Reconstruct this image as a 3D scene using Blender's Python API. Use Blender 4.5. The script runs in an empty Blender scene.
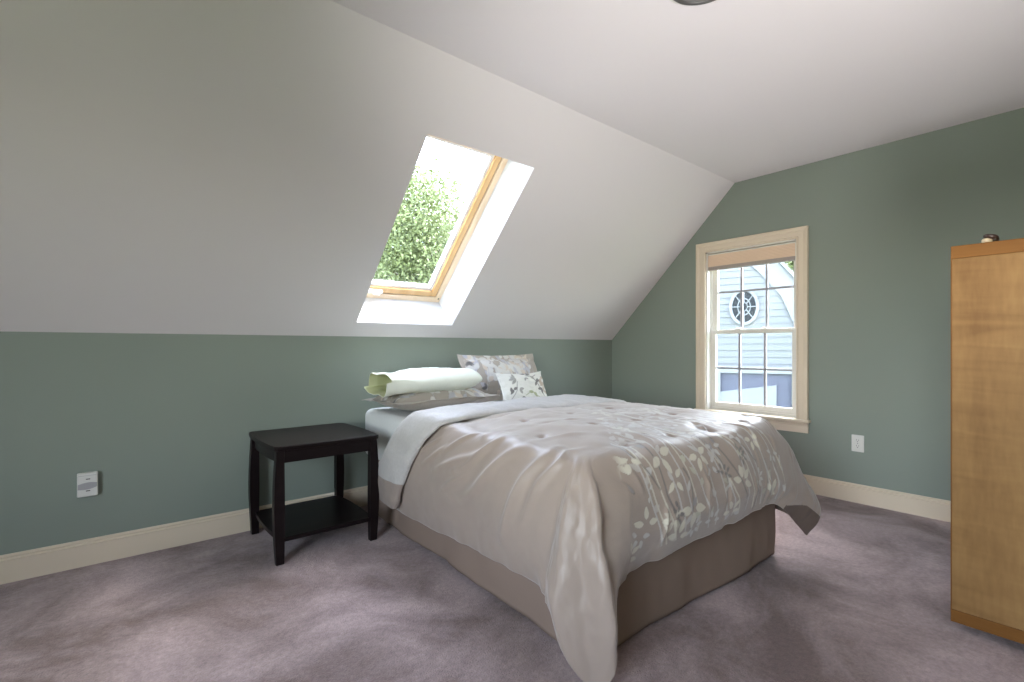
import bpy, bmesh, math, random
import numpy as np
from mathutils import Vector, Matrix, noise as mnoise

random.seed(7)
RNG = np.random.default_rng(11)
SC = bpy.context.scene
COL = SC.collection
PI = math.pi

# ------------------------------------------------------------------ room dimensions (metres)
L = 3.971          # gable wall, inner face
KT = 1.1394        # knee wall height
CZ = 2.4162        # flat ceiling height
RUN = 1.2645       # horizontal run of the sloped ceiling
XB = -1.9          # wall behind
YS = -5.0          # wall opposite the knee wall
CAM = Vector((0, -3.174, 1.07))
SN = Vector((0, (CZ - KT) / RUN, 1)).normalized()       # outward normal of the slope
SU = Vector((0, -RUN, CZ - KT)).normalized()            # up the slope


def slope_pt(x, s, off=0.0):
    return Vector((x, 0, KT)) + SU * s + SN * off


# ------------------------------------------------------------------ helpers
def tag(o, label=None, cat=None, group=None, kind=None):
    if label: o['label'] = label
    if cat: o['category'] = cat
    if group: o['group'] = group
    if kind: o['kind'] = kind
    return o


def empty(name, loc=(0, 0, 0), rz=0.0, parent=None):
    o = bpy.data.objects.new(name, None)
    o.empty_display_size = 0.1
    COL.objects.link(o)
    o.location = loc
    o.rotation_euler = (0, 0, rz)
    if parent: o.parent = parent
    return o


def link(name, me, mats, parent=None, smooth=False):
    o = bpy.data.objects.new(name, me)
    COL.objects.link(o)
    if mats is not None:
        if not isinstance(mats, (list, tuple)): mats = [mats]
        for m in mats: me.materials.append(m)
    if parent: o.parent = parent
    if smooth:
        me.polygons.foreach_set('use_smooth', [True] * len(me.polygons))
    return o


def fin(name, bm, mat, parent=None, smooth=False, recalc=True):
    if recalc: bmesh.ops.recalc_face_normals(bm, faces=bm.faces)
    me = bpy.data.meshes.new(name)
    bm.to_mesh(me)
    bm.free()
    return link(name, me, mat, parent, smooth)


def box(bm, x0, x1, y0, y1, z0, z1, bev=0.0, seg=2, mi=0, M=None):
    vs = [bm.verts.new((x, y, z)) for x in (x0, x1) for y in (y0, y1) for z in (z0, z1)]
    idx = [(0, 1, 3, 2), (4, 6, 7, 5), (0, 4, 5, 1), (2, 3, 7, 6), (0, 2, 6, 4), (1, 5, 7, 3)]
    fs = [bm.faces.new([vs[i] for i in f]) for f in idx]
    for f in fs: f.material_index = mi
    if M is not None:
        for v in vs: v.co = M @ v.co
    if bev > 0:
        es = list({e for f in fs for e in f.edges})
        bmesh.ops.recalc_face_normals(bm, faces=fs)
        bmesh.ops.bevel(bm, geom=es, offset=bev, segments=seg, affect='EDGES', profile=0.5)


def prism(bm, pts, d, mi=0):
    """closed polygon pts (Vectors) pushed along vector d"""
    a = [bm.verts.new(p) for p in pts]
    b = [bm.verts.new(Vector(p) + Vector(d)) for p in pts]
    n = len(a)
    fs = [bm.faces.new(a), bm.faces.new(list(reversed(b)))]
    for i in range(n):
        fs.append(bm.faces.new([a[i], b[i], b[(i + 1) % n], a[(i + 1) % n]]))
    for f in fs: f.material_index = mi
    return fs


def lathe(bm, prof, M=None, n=40, mi=0):
    rings = []
    for r, z in prof:
        if r < 1e-6:
            v = bm.verts.new((0, 0, z)); rings.append([v])
        else:
            rings.append([bm.verts.new((r * math.cos(2 * PI * k / n), r * math.sin(2 * PI * k / n), z)) for k in range(n)])
    allv = [v for r in rings for v in r]
    for A, B in zip(rings, rings[1:]):
        for k in range(n):
            a0, a1 = A[k % len(A)], A[(k + 1) % len(A)]
            b0, b1 = B[k % len(B)], B[(k + 1) % len(B)]
            q = []
            for v in (a0, a1, b1, b0):
                if v not in q: q.append(v)
            if len(q) > 2:
                f = bm.faces.new(q); f.material_index = mi
    if M is not None:
        for v in allv: v.co = M @ v.co


def tube(bm, pts, r, n=10, mi=0, cap=True):
    pts = [Vector(p) for p in pts]
    rr = r if isinstance(r, (list, tuple)) else [r] * len(pts)
    rings = []
    up = Vector((0.13, 0.21, 0.97))
    for i, p in enumerate(pts):
        t = (pts[min(i + 1, len(pts) - 1)] - pts[max(i - 1, 0)]).normalized()
        a = t.cross(up)
        if a.length < 1e-3: a = t.cross(Vector((1, 0, 0)))
        a.normalize(); b = t.cross(a)
        rings.append([bm.verts.new(p + (a * math.cos(2 * PI * k / n) + b * math.sin(2 * PI * k / n)) * rr[i]) for k in range(n)])
    for A, B in zip(rings, rings[1:]):
        for k in range(n):
            f = bm.faces.new([A[k], A[(k + 1) % n], B[(k + 1) % n], B[k]]); f.material_index = mi
    if cap:
        bm.faces.new(list(reversed(rings[0]))).material_index = mi
        bm.faces.new(rings[-1]).material_index = mi


def sweep(bm, path, prof, closed=False, mi=0):
    """path: list of (origin, axis_a, axis_b); prof: list of (a, b) closed profile"""
    rings = [[bm.verts.new(Vector(o) + Vector(a) * p + Vector(b) * q) for p, q in prof] for o, a, b in path]
    n = len(prof)
    prs = list(zip(rings, rings[1:]))
    if closed: prs.append((rings[-1], rings[0]))
    for A, B in prs:
        for k in range(n):
            f = bm.faces.new([A[k], A[(k + 1) % n], B[(k + 1) % n], B[k]]); f.material_index = mi
    if not closed:
        bm.faces.new(list(reversed(rings[0]))).material_index = mi
        bm.faces.new(rings[-1]).material_index = mi


def plate_with_hole(bm, outer, hole, d, mi=0):
    """flat polygon with a polygonal hole pushed along d (both lists of Vectors)"""
    def loop(pts):
        vs = [bm.verts.new(p) for p in pts]
        return vs, [bm.edges.new((vs[i], vs[(i + 1) % len(vs)])) for i in range(len(vs))]
    o, eo = loop(outer); hh, eh = loop(hole)
    r = bmesh.ops.triangle_fill(bm, use_beauty=True, use_dissolve=False, edges=eo + eh)
    fs = [g for g in r['geom'] if isinstance(g, bmesh.types.BMFace)]
    e = bmesh.ops.extrude_face_region(bm, geom=fs)
    vs = [g for g in e['geom'] if isinstance(g, bmesh.types.BMVert)]
    bmesh.ops.translate(bm, verts=vs, vec=Vector(d))
    for f in bm.faces: f.material_index = mi


# ------------------------------------------------------------------ numpy helpers for cloth
def vnoise(x, y, seed=0):
    x = np.asarray(x, float); y = np.asarray(y, float)
    xi = np.floor(x).astype(np.int64); yi = np.floor(y).astype(np.int64)
    fx = x - xi; fy = y - yi
    fx = fx * fx * fx * (fx * (fx * 6 - 15) + 10); fy = fy * fy * fy * (fy * (fy * 6 - 15) + 10)

    def hsh(i, j):
        n = (i * 374761393 + j * 668265263 + seed * 1442695041) & 0xffffffff
        n = ((n ^ (n >> 13)) * 1274126177) & 0xffffffff
        return ((n ^ (n >> 16)) & 0xffff) / 32767.5 - 1.0
    a = hsh(xi, yi); b = hsh(xi + 1, yi); c = hsh(xi, yi + 1); d = hsh(xi + 1, yi + 1)
    return (a * (1 - fx) + b * fx) * (1 - fy) + (c * (1 - fx) + d * fx) * fy


def fbm(x, y, seed=0, oct=4):
    s = 0; a = 1.0
    for k in range(oct):
        s = s + a * vnoise(x * 2 ** k + 13.7 * k, y * 2 ** k - 7.1 * k, seed + k); a *= 0.5
    return s


def crom(tk, P, t):
    """cubic hermite (finite-difference tangents) through P[k] at tk, evaluated at t"""
    tk = np.asarray(tk, float); P = np.asarray(P, float); t = np.asarray(t, float)
    m = np.zeros_like(P)
    dt = np.diff(tk)
    sl = (P[1:] - P[:-1]) / dt.reshape((-1,) + (1,) * (P.ndim - 1))
    m[0] = sl[0]; m[-1] = sl[-1]
    w0 = (dt[1:] / (dt[1:] + dt[:-1])).reshape((-1,) + (1,) * (P.ndim - 1))
    m[1:-1] = sl[:-1] * w0 + sl[1:] * (1 - w0)
    i = np.clip(np.searchsorted(tk, t, side='right') - 1, 0, len(tk) - 2)
    h = dt[i]; q = (t - tk[i]) / h
    sh = (-1,) + (1,) * (P.ndim - 1)
    q = q.reshape(sh); h = h.reshape(sh)
    return ((2 * q**3 - 3 * q**2 + 1) * P[i] + (q**3 - 2 * q**2 + q) * h * m[i]
            + (-2 * q**3 + 3 * q**2) * P[i + 1] + (q**3 - q**2) * h * m[i + 1])


def grid_mesh(name, G, wrap_u=False, rgba=None):
    """G: (nu, nv, 3) array -> mesh"""
    nu, nv = G.shape[:2]
    me = bpy.data.meshes.new(name)
    idx = np.arange(nu * nv).reshape(nu, nv)
    if wrap_u: idx = np.vstack([idx, idx[:1]])
    q = np.stack([idx[:-1, :-1], idx[1:, :-1], idx[1:, 1:], idx[:-1, 1:]], -1).reshape(-1, 4)
    me.from_pydata(G.reshape(-1, 3).tolist(), [], q.tolist())
    me.polygons.foreach_set('use_smooth', np.ones(len(q), bool))
    if rgba is not None:
        a = me.color_attributes.new('print', 'FLOAT_COLOR', 'POINT')
        a.data.foreach_set('color', np.ascontiguousarray(rgba.reshape(-1, 4), dtype=np.float32).ravel())
    return me


def grid_normals(G):
    du = np.gradient(G, axis=0); dv = np.gradient(G, axis=1)
    n = np.cross(du, dv)
    return n / (np.linalg.norm(n, axis=-1, keepdims=True) + 1e-12)


class Print:
    """floral print painted in cloth coordinates (u, v)"""
    def __init__(self, U, V):
        self.U, self.V = U, V
        self.c = np.zeros(U.shape + (4,))

    def _put(self, m, col):
        m = np.clip(m, 0, 1)
        a = self.c[..., 3]
        for k in range(3):
            self.c[..., k] = np.where(m > 0.01, self.c[..., k] * (1 - m) * (a > 0) + col[k] * np.where(a > 0, m, 1), self.c[..., k])
        self.c[..., 3] = np.maximum(a, m)

    def leaf(self, u, v, ang, ln, wd, col, soft=0.004, al=1.0, vein=False):
        ca, sa = math.cos(ang), math.sin(ang)
        p = (self.U - u) * ca + (self.V - v) * sa; q = -(self.U - u) * sa + (self.V - v) * ca
        s = np.clip(p / ln, 0, 1)
        half = wd * np.sin(PI * s ** 0.8) ** 0.8
        m = np.where((p > 0) & (p < ln), (half - np.abs(q)) / soft + 0.5, 0)
        if vein: m = np.minimum(m, (np.abs(q) - 0.0012) / 0.002 + 0.4 + (s > 0.8))
        self._put(np.clip(m, 0, 1) * al, col)

    def line(self, pts, w, col, soft=0.004, al=1.0):
        best = np.full(self.U.shape, 9.0)
        for (x0, y0), (x1, y1) in zip(pts, pts[1:]):
            dx, dy = x1 - x0, y1 - y0
            t = np.clip(((self.U - x0) * dx + (self.V - y0) * dy) / (dx * dx + dy * dy + 1e-12), 0, 1)
            best = np.minimum(best, np.hypot(self.U - x0 - t * dx, self.V - y0 - t * dy))
        self._put(np.clip((w - best) / soft + 0.5, 0, 1) * al, col)


# ------------------------------------------------------------------ materials
def mat(name, base, rough=0.6, spec=0.3, var=0.06, vscale=6.0, bump=0.0, bscale=200.0, metal=0.0, sheen=0.0,
        attr=False, coat=0.0, detail=3.0):
    m = bpy.data.materials.new(name); m.use_nodes = True
    nt = m.node_tree; N = nt.nodes; K = nt.links
    b = N['Principled BSDF']
    b.inputs['Roughness'].default_value = rough
    b.inputs['Specular IOR Level'].default_value = spec
    b.inputs['Metallic'].default_value = metal
    b.inputs['Sheen Weight'].default_value = sheen
    b.inputs['Coat Weight'].default_value = coat
    tc = N.new('ShaderNodeTexCoord')
    nz = N.new('ShaderNodeTexNoise'); nz.inputs['Scale'].default_value = vscale; nz.inputs['Detail'].default_value = detail
    K.new(tc.outputs['Object'], nz.inputs['Vector'])
    mx = N.new('ShaderNodeMix'); mx.data_type = 'RGBA'
    lo = [c * (1 - var) for c in base]; hi = [min(1, c * (1 + var)) for c in base]
    mx.inputs['A'].default_value = (*lo, 1); mx.inputs['B'].default_value = (*hi, 1)
    K.new(nz.outputs['Fac'], mx.inputs['Factor'])
    out = mx.outputs['Result']
    if attr:
        at = N.new('ShaderNodeAttribute'); at.attribute_name = 'print'
        m2 = N.new('ShaderNodeMix'); m2.data_type = 'RGBA'
        K.new(out, m2.inputs['A']); K.new(at.outputs['Color'], m2.inputs['B']); K.new(at.outputs['Alpha'], m2.inputs['Factor'])
        out = m2.outputs['Result']
    K.new(out, b.inputs['Base Color'])
    if bump:
        n2 = N.new('ShaderNodeTexNoise'); n2.inputs['Scale'].default_value = bscale; n2.inputs['Detail'].default_value = 4
        K.new(tc.outputs['Object'], n2.inputs['Vector'])
        bp = N.new('ShaderNodeBump'); bp.inputs['Strength'].default_value = bump; bp.inputs['Distance'].default_value = 0.004
        K.new(n2.outputs['Fac'], bp.inputs['Height']); K.new(bp.outputs['Normal'], b.inputs['Normal'])
    return m


def wood(name, c0, c1, axis=2, scale=9.0, rough=0.4, spec=0.4, stretch=0.08, coat=0.0, figure=0.0):
    m = bpy.data.materials.new(name); m.use_nodes = True
    nt = m.node_tree; N = nt.nodes; K = nt.links
    b = N['Principled BSDF']; b.inputs['Roughness'].default_value = rough; b.inputs['Specular IOR Level'].default_value = spec
    b.inputs['Coat Weight'].default_value = coat
    tc = N.new('ShaderNodeTexCoord'); mp = N.new('ShaderNodeMapping')
    sc = [1, 1, 1]; sc[axis] = stretch; mp.inputs['Scale'].default_value = sc
    K.new(tc.outputs['Object'], mp.inputs['Vector'])
    n1 = N.new('ShaderNodeTexNoise'); n1.inputs['Scale'].default_value = scale; n1.inputs['Detail'].default_value = 6
    n1.inputs['Distortion'].default_value = 0.6
    K.new(mp.outputs['Vector'], n1.inputs['Vector'])
    n2 = N.new('ShaderNodeTexNoise'); n2.inputs['Scale'].default_value = scale * 14; n2.inputs['Detail'].default_value = 3
    K.new(mp.outputs['Vector'], n2.inputs['Vector'])
    ad = N.new('ShaderNodeMath'); ad.operation = 'MULTIPLY_ADD'; ad.inputs[1].default_value = 0.3
    K.new(n2.outputs['Fac'], ad.inputs[0]); K.new(n1.outputs['Fac'], ad.inputs[2])
    if figure:      # flame figure: short ripples across the grain, gathered in patches
        m3 = N.new('ShaderNodeMapping'); s3 = [1.6, 1.6, 1.6]; s3[axis] = 9; m3.inputs['Scale'].default_value = s3
        n3 = N.new('ShaderNodeTexNoise'); n3.inputs['Scale'].default_value = 1.6; n3.inputs['Detail'].default_value = 5; n3.inputs['Distortion'].default_value = 1.2
        n4 = N.new('ShaderNodeTexNoise'); n4.inputs['Scale'].default_value = 3.0; n4.inputs['Detail'].default_value = 2
        K.new(tc.outputs['Object'], m3.inputs['Vector']); K.new(m3.outputs['Vector'], n3.inputs['Vector']); K.new(tc.outputs['Object'], n4.inputs['Vector'])
        su = N.new('ShaderNodeMath'); su.operation = 'SUBTRACT'; su.inputs[1].default_value = .5; K.new(n3.outputs['Fac'], su.inputs[0])
        mu = N.new('ShaderNodeMath'); mu.operation = 'MULTIPLY'; K.new(su.outputs[0], mu.inputs[0]); K.new(n4.outputs['Fac'], mu.inputs[1])
        a2 = N.new('ShaderNodeMath'); a2.operation = 'MULTIPLY_ADD'; a2.inputs[1].default_value = figure
        K.new(mu.outputs[0], a2.inputs[0]); K.new(ad.outputs[0], a2.inputs[2]); ad = a2
    rp = N.new('ShaderNodeValToRGB'); rp.color_ramp.elements[0].position = 0.35; rp.color_ramp.elements[1].position = 0.95
    rp.color_ramp.elements[0].color = (*c0, 1); rp.color_ramp.elements[1].color = (*c1, 1)
    K.new(ad.outputs[0], rp.inputs['Fac']); K.new(rp.outputs['Color'], b.inputs['Base Color'])
    return m


def glass_mat(name, tint=(0.96, 0.98, 0.97)):
    m = bpy.data.materials.new(name); m.use_nodes = True
    nt = m.node_tree; N = nt.nodes; K = nt.links
    N.remove(N['Principled BSDF'])
    tr = N.new('ShaderNodeBsdfTransparent'); tr.inputs['Color'].default_value = (*tint, 1)
    gl = N.new('ShaderNodeBsdfGlossy'); gl.inputs['Roughness'].default_value = 0.02
    fr = N.new('ShaderNodeFresnel'); fr.inputs['IOR'].default_value = 1.35
    mx = N.new('ShaderNodeMixShader')
    ge = N.new('ShaderNodeNewGeometry'); ib = N.new('ShaderNodeMath'); ib.operation = 'SUBTRACT'; ib.inputs[0].default_value = 1
    ml = N.new('ShaderNodeMath'); ml.operation = 'MULTIPLY'
    K.new(ge.outputs['Backfacing'], ib.inputs[1]); K.new(ib.outputs[0], ml.inputs[0]); K.new(fr.outputs[0], ml.inputs[1])
    K.new(ml.outputs[0], mx.inputs[0]); K.new(tr.outputs[0], mx.inputs[1]); K.new(gl.outputs[0], mx.inputs[2])
    K.new(mx.outputs[0], N['Material Output'].inputs['Surface'])
    return m


def carpet_mat():
    m = bpy.data.materials.new('mauve_carpet'); m.use_nodes = True
    nt = m.node_tree; N = nt.nodes; K = nt.links
    b = N['Principled BSDF']; b.inputs['Roughness'].default_value = 0.95; b.inputs['Specular IOR Level'].default_value = 0.05
    b.inputs['Sheen Weight'].default_value = 0.25; b.inputs['Sheen Roughness'].default_value = 0.6
    tc = N.new('ShaderNodeTexCoord')
    # nap brushed one way or the other: big soft-edged patches
    n1 = N.new('ShaderNodeTexNoise'); n1.inputs['Scale'].default_value = 1.9; n1.inputs['Detail'].default_value = 9; n1.inputs['Distortion'].default_value = .5
    n1.inputs['Roughness'].default_value = 0.62
    K.new(tc.outputs['Object'], n1.inputs['Vector'])
    r1 = N.new('ShaderNodeValToRGB'); e = r1.color_ramp.elements
    e[0].position = 0.38; e[0].color = (0.200, 0.136, 0.126, 1); e[1].position = 0.62; e[1].color = (0.50, 0.385, 0.385, 1)
    K.new(n1.outputs['Fac'], r1.inputs['Fac'])
    # fine tufts
    n2 = N.new('ShaderNodeTexNoise'); n2.inputs['Scale'].default_value = 55; n2.inputs['Detail'].default_value = 5; n2.inputs['Roughness'].default_value = 0.7
    K.new(tc.outputs['Object'], n2.inputs['Vector'])
    r2 = N.new('ShaderNodeValToRGB'); e = r2.color_ramp.elements
    e[0].position = 0.3; e[0].color = (0.72, 0.72, 0.72, 1); e[1].position = 0.7; e[1].color = (1.15, 1.15, 1.15, 1)
    K.new(n2.outputs['Fac'], r2.inputs['Fac'])
    mx = N.new('ShaderNodeMix'); mx.data_type = 'RGBA'; mx.blend_type = 'MULTIPLY'; mx.inputs['Factor'].default_value = 1
    K.new(r1.outputs['Color'], mx.inputs['A']); K.new(r2.outputs['Color'], mx.inputs['B'])
    K.new(mx.outputs['Result'], b.inputs['Base Color'])
    n3 = N.new('ShaderNodeTexNoise'); n3.inputs['Scale'].default_value = 160; n3.inputs['Detail'].default_value = 3
    K.new(tc.outputs['Object'], n3.inputs['Vector'])
    bp = N.new('ShaderNodeBump'); bp.inputs['Strength'].default_value = 0.6; bp.inputs['Distance'].default_value = 0.01
    K.new(n3.outputs['Fac'], bp.inputs['Height']); K.new(bp.outputs['Normal'], b.inputs['Normal'])
    return m


M_WALL = mat('sage_green_paint', (0.232, 0.265, 0.228), 0.55, 0.25, 0.03, 1.2, 0.05, 300)
M_CEIL = mat('white_ceiling_paint', (0.74, 0.705, 0.715), 0.8, 0.15, 0.015, 1.0, 0.03, 250)
M_REVEAL = mat('white_shaft_paint', (0.66, 0.665, 0.675), 0.7, 0.2, 0.01)
M_TRIM = mat('cream_trim_paint', (0.68, 0.58, 0.45), 0.35, 0.4, 0.02, 3)
M_SASH = mat('white_vinyl', (0.72, 0.69, 0.63), 0.35, 0.4, 0.02, 3)
M_MUNTIN = mat('backlit_muntin', (0.34, 0.33, 0.36), 0.4, 0.4, 0.02, 3)  # backlit darkness put into the muntin colour
M_CARPET = carpet_mat()
M_GLASS = glass_mat('window_glass')
M_GLASSB = glass_mat('warm_filter_glass', (0.965, 0.945, 0.915))  # warm tint added to colour the light from the unseen side window
M_GLASSW = glass_mat('dimmed_window_glass', (0.80, 0.82, 0.82))  # tint added to dim the bright view outside
M_GLASSR = glass_mat('skylight_glass', (0.86, 0.88, 0.89))
M_PINE = wood('varnished_pine', (0.58, 0.33, 0.12), (0.78, 0.52, 0.26), 1, 14, 0.35, 0.4)
M_PINEL = wood('pale_pine', (0.78, 0.60, 0.40), (0.86, 0.70, 0.50), 1, 14, 0.35, 0.4)
M_BEAD = mat('white_glazing_bead', (0.82, 0.80, 0.78), 0.4)
M_GASKET = mat('dark_gasket', (0.06, 0.04, 0.03), 0.6)
M_BLACKWOOD = wood('espresso_wood', (0.006, 0.0035, 0.004), (0.014, 0.009, 0.009), 0, 12, 0.36, 0.14)
M_SHEET = mat('white_sheet', (0.78, 0.79, 0.79), 0.8, 0.15, 0.03, 8, 0.15, 90)
M_SKIRT = mat('taupe_bed_skirt', (0.270, 0.200, 0.160), 0.85, 0.1, 0.05, 5, 0.12, 240)
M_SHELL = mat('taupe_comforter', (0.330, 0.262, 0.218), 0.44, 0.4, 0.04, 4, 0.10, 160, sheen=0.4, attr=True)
M_SHELLP = mat('comforter_underside_shade', (0.135, 0.098, 0.080), 0.75, 0.25, 0.04, 4, 0.10, 160, sheen=0.1)  # comforter underside, darkened to hold the shade of the far corner flap
M_ROLL = mat('taupe_comforter_roll', (0.30, 0.245, 0.21), 0.55, 0.3, 0.04, 4, 0.10, 160, sheen=0.2)
M_LINING = mat('silver_grey_lining', (0.47, 0.45, 0.43), 0.5, 0.35, 0.14, 70, 0.30, 110, sheen=0.2)
M_WHITECASE = mat('white_pillowcase', (0.74, 0.76, 0.66), 0.75, 0.15, 0.03, 6, 0.06, 200)
M_CASEIN = mat('pale_green_case_inside', (0.62, 0.64, 0.40), 0.8, 0.1, 0.05, 8)
M_SHAM = mat('taupe_floral_sham', (0.40, 0.355, 0.31), 0.6, 0.25, 0.04, 6, 0.08, 200, sheen=0.15, attr=True)
M_CUSH = mat('white_floral_cushion', (0.70, 0.69, 0.64), 0.7, 0.2, 0.03, 6, 0.08, 200, attr=True)
M_MAPLE = wood('maple_veneer', (0.180, 0.092, 0.033), (0.330, 0.190, 0.074), 2, 4.5, 0.5, 0.12, 0.22, figure=1.1)
M_MAPLEB = wood('honey_maple_band', (0.150, 0.062, 0.014), (0.205, 0.090, 0.023), 1, 9, 0.5, 0.12)
M_PLASTIC = mat('white_plastic', (0.66, 0.65, 0.61), 0.35, 0.4, 0.01)
M_GREYPL = mat('grey_plastic', (0.36, 0.35, 0.36), 0.4, 0.4, 0.02)
M_SLOT = mat('dark_slot', (0.03, 0.028, 0.026), 0.6)
M_NICKEL = mat('brushed_nickel', (0.16, 0.16, 0.155), 0.35, 0.5, 0.03, 12, metal=0.6)
M_FROST = mat('grey_frosted_diffuser', (0.20, 0.205, 0.20), 0.45, 0.4, 0.02)
M_SHADE = mat('beige_cellular_shade', (0.74, 0.56, 0.41), 0.8, 0.1, 0.03, 5)
M_RAIL = mat('greige_shade_rail', (0.36, 0.31, 0.28), 0.5, 0.3, 0.02)
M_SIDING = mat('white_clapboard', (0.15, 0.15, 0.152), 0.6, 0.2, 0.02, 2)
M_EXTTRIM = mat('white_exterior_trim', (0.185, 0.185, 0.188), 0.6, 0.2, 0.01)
M_LILAC = mat('lilac_shade_panel', (0.078, 0.079, 0.105), 0.6, 0.2, 0.03)  # lilac shade put into the colour of the white garage front
M_OVALG = mat('grey_oval_glass', (0.014, 0.016, 0.018), 0.4, 0.2, 0.05)
M_ROOF = mat('grey_shingles', (0.13, 0.14, 0.16), 0.9, 0.1, 0.2, 9)
M_LEAF = mat('tree_leaves', (0.165, 0.190, 0.080), 0.6, 0.25, 0.45, 1.4, detail=6)
M_BARK = mat('tree_bark', (0.10, 0.07, 0.05), 0.9, 0.1, 0.3, 8)
M_GROUND = mat('grass_ground', (0.16, 0.19, 0.10), 0.95, 0.1, 0.25, 0.6)
M_CREAM = mat('cream_ceramic', (0.70, 0.55, 0.36), 0.3, 0.5, 0.04)
M_BROWN = mat('dark_brown_lacquer', (0.035, 0.018, 0.012), 0.3, 0.5, 0.05)

# ------------------------------------------------------------------ room shell
def struct(name, bm, m, parent=None, **k):
    o = fin(name, bm, m, parent, **k)
    if parent is None: tag(o, kind='structure')
    return o

bm = bmesh.new(); box(bm, XB - .15, L + .13, YS - .15, .15, -.2, 0); struct('floor', bm, M_CARPET)
bm = bmesh.new(); box(bm, XB - .15, L + .13, YS - .15, -RUN, CZ, CZ + .3); struct('ceiling', bm, M_CEIL)

# knee wall under the slope
bm = bmesh.new(); box(bm, XB, L, 0, .14, 0, KT); struct('wall_north', bm, M_WALL)

# gable wall with window hole
WY0, WY1, WZ0, WZ1 = -1.734, -1.016, .533, 1.878
top = .04
outer = [Vector((L, .14, 0)), Vector((L, YS, 0)), Vector((L, YS, CZ)), Vector((L, -RUN, CZ)), Vector((L, 0, KT)), Vector((L, .14, KT - .14))]
hole = [Vector((L, WY0, WZ0)), Vector((L, WY0, WZ1)), Vector((L, WY1, WZ1)), Vector((L, WY1, WZ0))]
bm = bmesh.new(); plate_with_hole(bm, outer, hole, (.13, 0, 0)); struct('wall_east', bm, M_WALL)

# the unseen wall to the left, with an added window that lights the room from beside the camera
def far_wall(name, wname, o, ax, nrm, ln, w0, w1, z0, z1):
    o, ax, nrm = Vector(o), Vector(ax), Vector(nrm)
    P = lambda a, z, d=0: o + ax * a + Vector((0, 0, z)) - nrm * d
    bm = bmesh.new()
    plate_with_hole(bm, [P(0, 0), P(ln, 0), P(ln, CZ), P(0, CZ)], [P(w0, z0), P(w1, z0), P(w1, z1), P(w0, z1)], -nrm * .14)
    struct(name, bm, M_WALL)
    w = tag(empty(wname, P(w0, z0)), kind='structure')
    W, H = w1 - w0, z1 - z0
    def bar(bm, a, b, d0, d1, c, d):
        A, B = P(a + w0, c + z0, d0) - P(w0, z0), P(b + w0, d + z0, d1) - P(w0, z0)
        box(bm, min(A.x, B.x), max(A.x, B.x), min(A.y, B.y), max(A.y, B.y), min(A.z, B.z), max(A.z, B.z))
    bm = bmesh.new()
    for a, b, c, d in ((0, .05, 0, H), (W - .05, W, 0, H), (.05, W - .05, 0, .05), (.05, W - .05, H - .05, H), (.05, W - .05, H / 2 - .025, H / 2 + .025)):
        bar(bm, a, b, .04, .10, c, d)
    fin('frame', bm, M_SASH, w)
    bm = bmesh.new(); bar(bm, .04, W - .04, .069, .075, .04, H - .04); fin('pane', bm, M_GLASSB, w)
    PORTALS.append((wname + '_portal', P((w0 + w1) / 2, (z0 + z1) / 2, .16), nrm, W, H, ax))
PORTALS = []
bm = bmesh.new(); box(bm, XB, L, YS - .15, YS, 0, CZ); struct('wall_south', bm, M_WALL)
far_wall('wall_west', 'window_3', (XB, YS, 0), (0, 1, 0), (1, 0, 0), -YS + .14, .9, 2.65, .6, 2.14)

# sloped ceiling with the skylight shaft
KX0, KX1, KS0, KS1 = 1.256, 1.987, .127, 1.42
SLEN = math.hypot(RUN, CZ - KT)
bm = bmesh.new()
TH = .30
outer = [slope_pt(XB - .15, -.0), slope_pt(L + .13, -.0), slope_pt(L + .13, SLEN), slope_pt(XB - .15, SLEN)]
hole = [slope_pt(KX0, KS0), slope_pt(KX1, KS0), slope_pt(KX1, KS1), slope_pt(KX0, KS1)]
plate_with_hole(bm, outer, hole, SN * TH)
struct('ceiling_slope', bm, M_CEIL)

# baseboards with a moulded top
BB = [(0, 0), (.014, 0), (.014, .100), (.016, .103), (.016, .106), (.010, .111), (.0095, .114), (.0125, .117), (.0125, .120), (.006, .125), (.005, .128), (0, .128)]
def baseboard(name, p0, p1, nrm):
    bm = bmesh.new(); n = Vector(nrm)
    sweep(bm, [(p0, n, (0, 0, 1)), (p1, n, (0, 0, 1))], BB)
    struct(name, bm, M_TRIM)
baseboard('baseboard_north', (XB, 0, 0), (L, 0, 0), (0, -1, 0))
baseboard('baseboard_east', (L, YS, 0), (L, -.014, 0), (-1, 0, 0))
baseboard('baseboard_south', (XB, YS, 0), (L - .014, YS, 0), (0, 1, 0))
baseboard('baseboard_west', (XB, YS + .014, 0), (XB, -.014, 0), (1, 0, 0))

# ------------------------------------------------------------------ gable window
win = tag(empty('window_1', (L, (WY0 + WY1) / 2, WZ0)), kind='structure')
def wpart(name, bm, m, parent=win, **k):
    o = fin(name, bm, m, parent, **k)
    return o
def wl(bm):        # world -> local of the window empty
    for v in bm.verts: v.co -= Vector((L, (WY0 + WY1) / 2, WZ0))
# casing: left, right, head with a raised back band
CW = .080
CP = [(0, 0), (0, .016), (.010, .020), (.014, .014), (.050, .014), (.056, .019), (.072, .022), (.076, .028), (CW, .028), (CW, 0)]
bm = bmesh.new()
yl, yr, zt, zb = WY1, WY0, WZ1, .515
rt = math.sqrt(1)
path = [((L, yl, zb), (0, 1, 0), (-1, 0, 0)), ((L, yl, zt), (0, 1, 1), (-1, 0, 0)), ((L, yr, zt), (0, -1, 1), (-1, 0, 0)), ((L, yr, zb), (0, -1, 0), (-1, 0, 0))]
sweep(bm, path, CP); wl(bm); wpart('casing', bm, M_TRIM)
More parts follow.
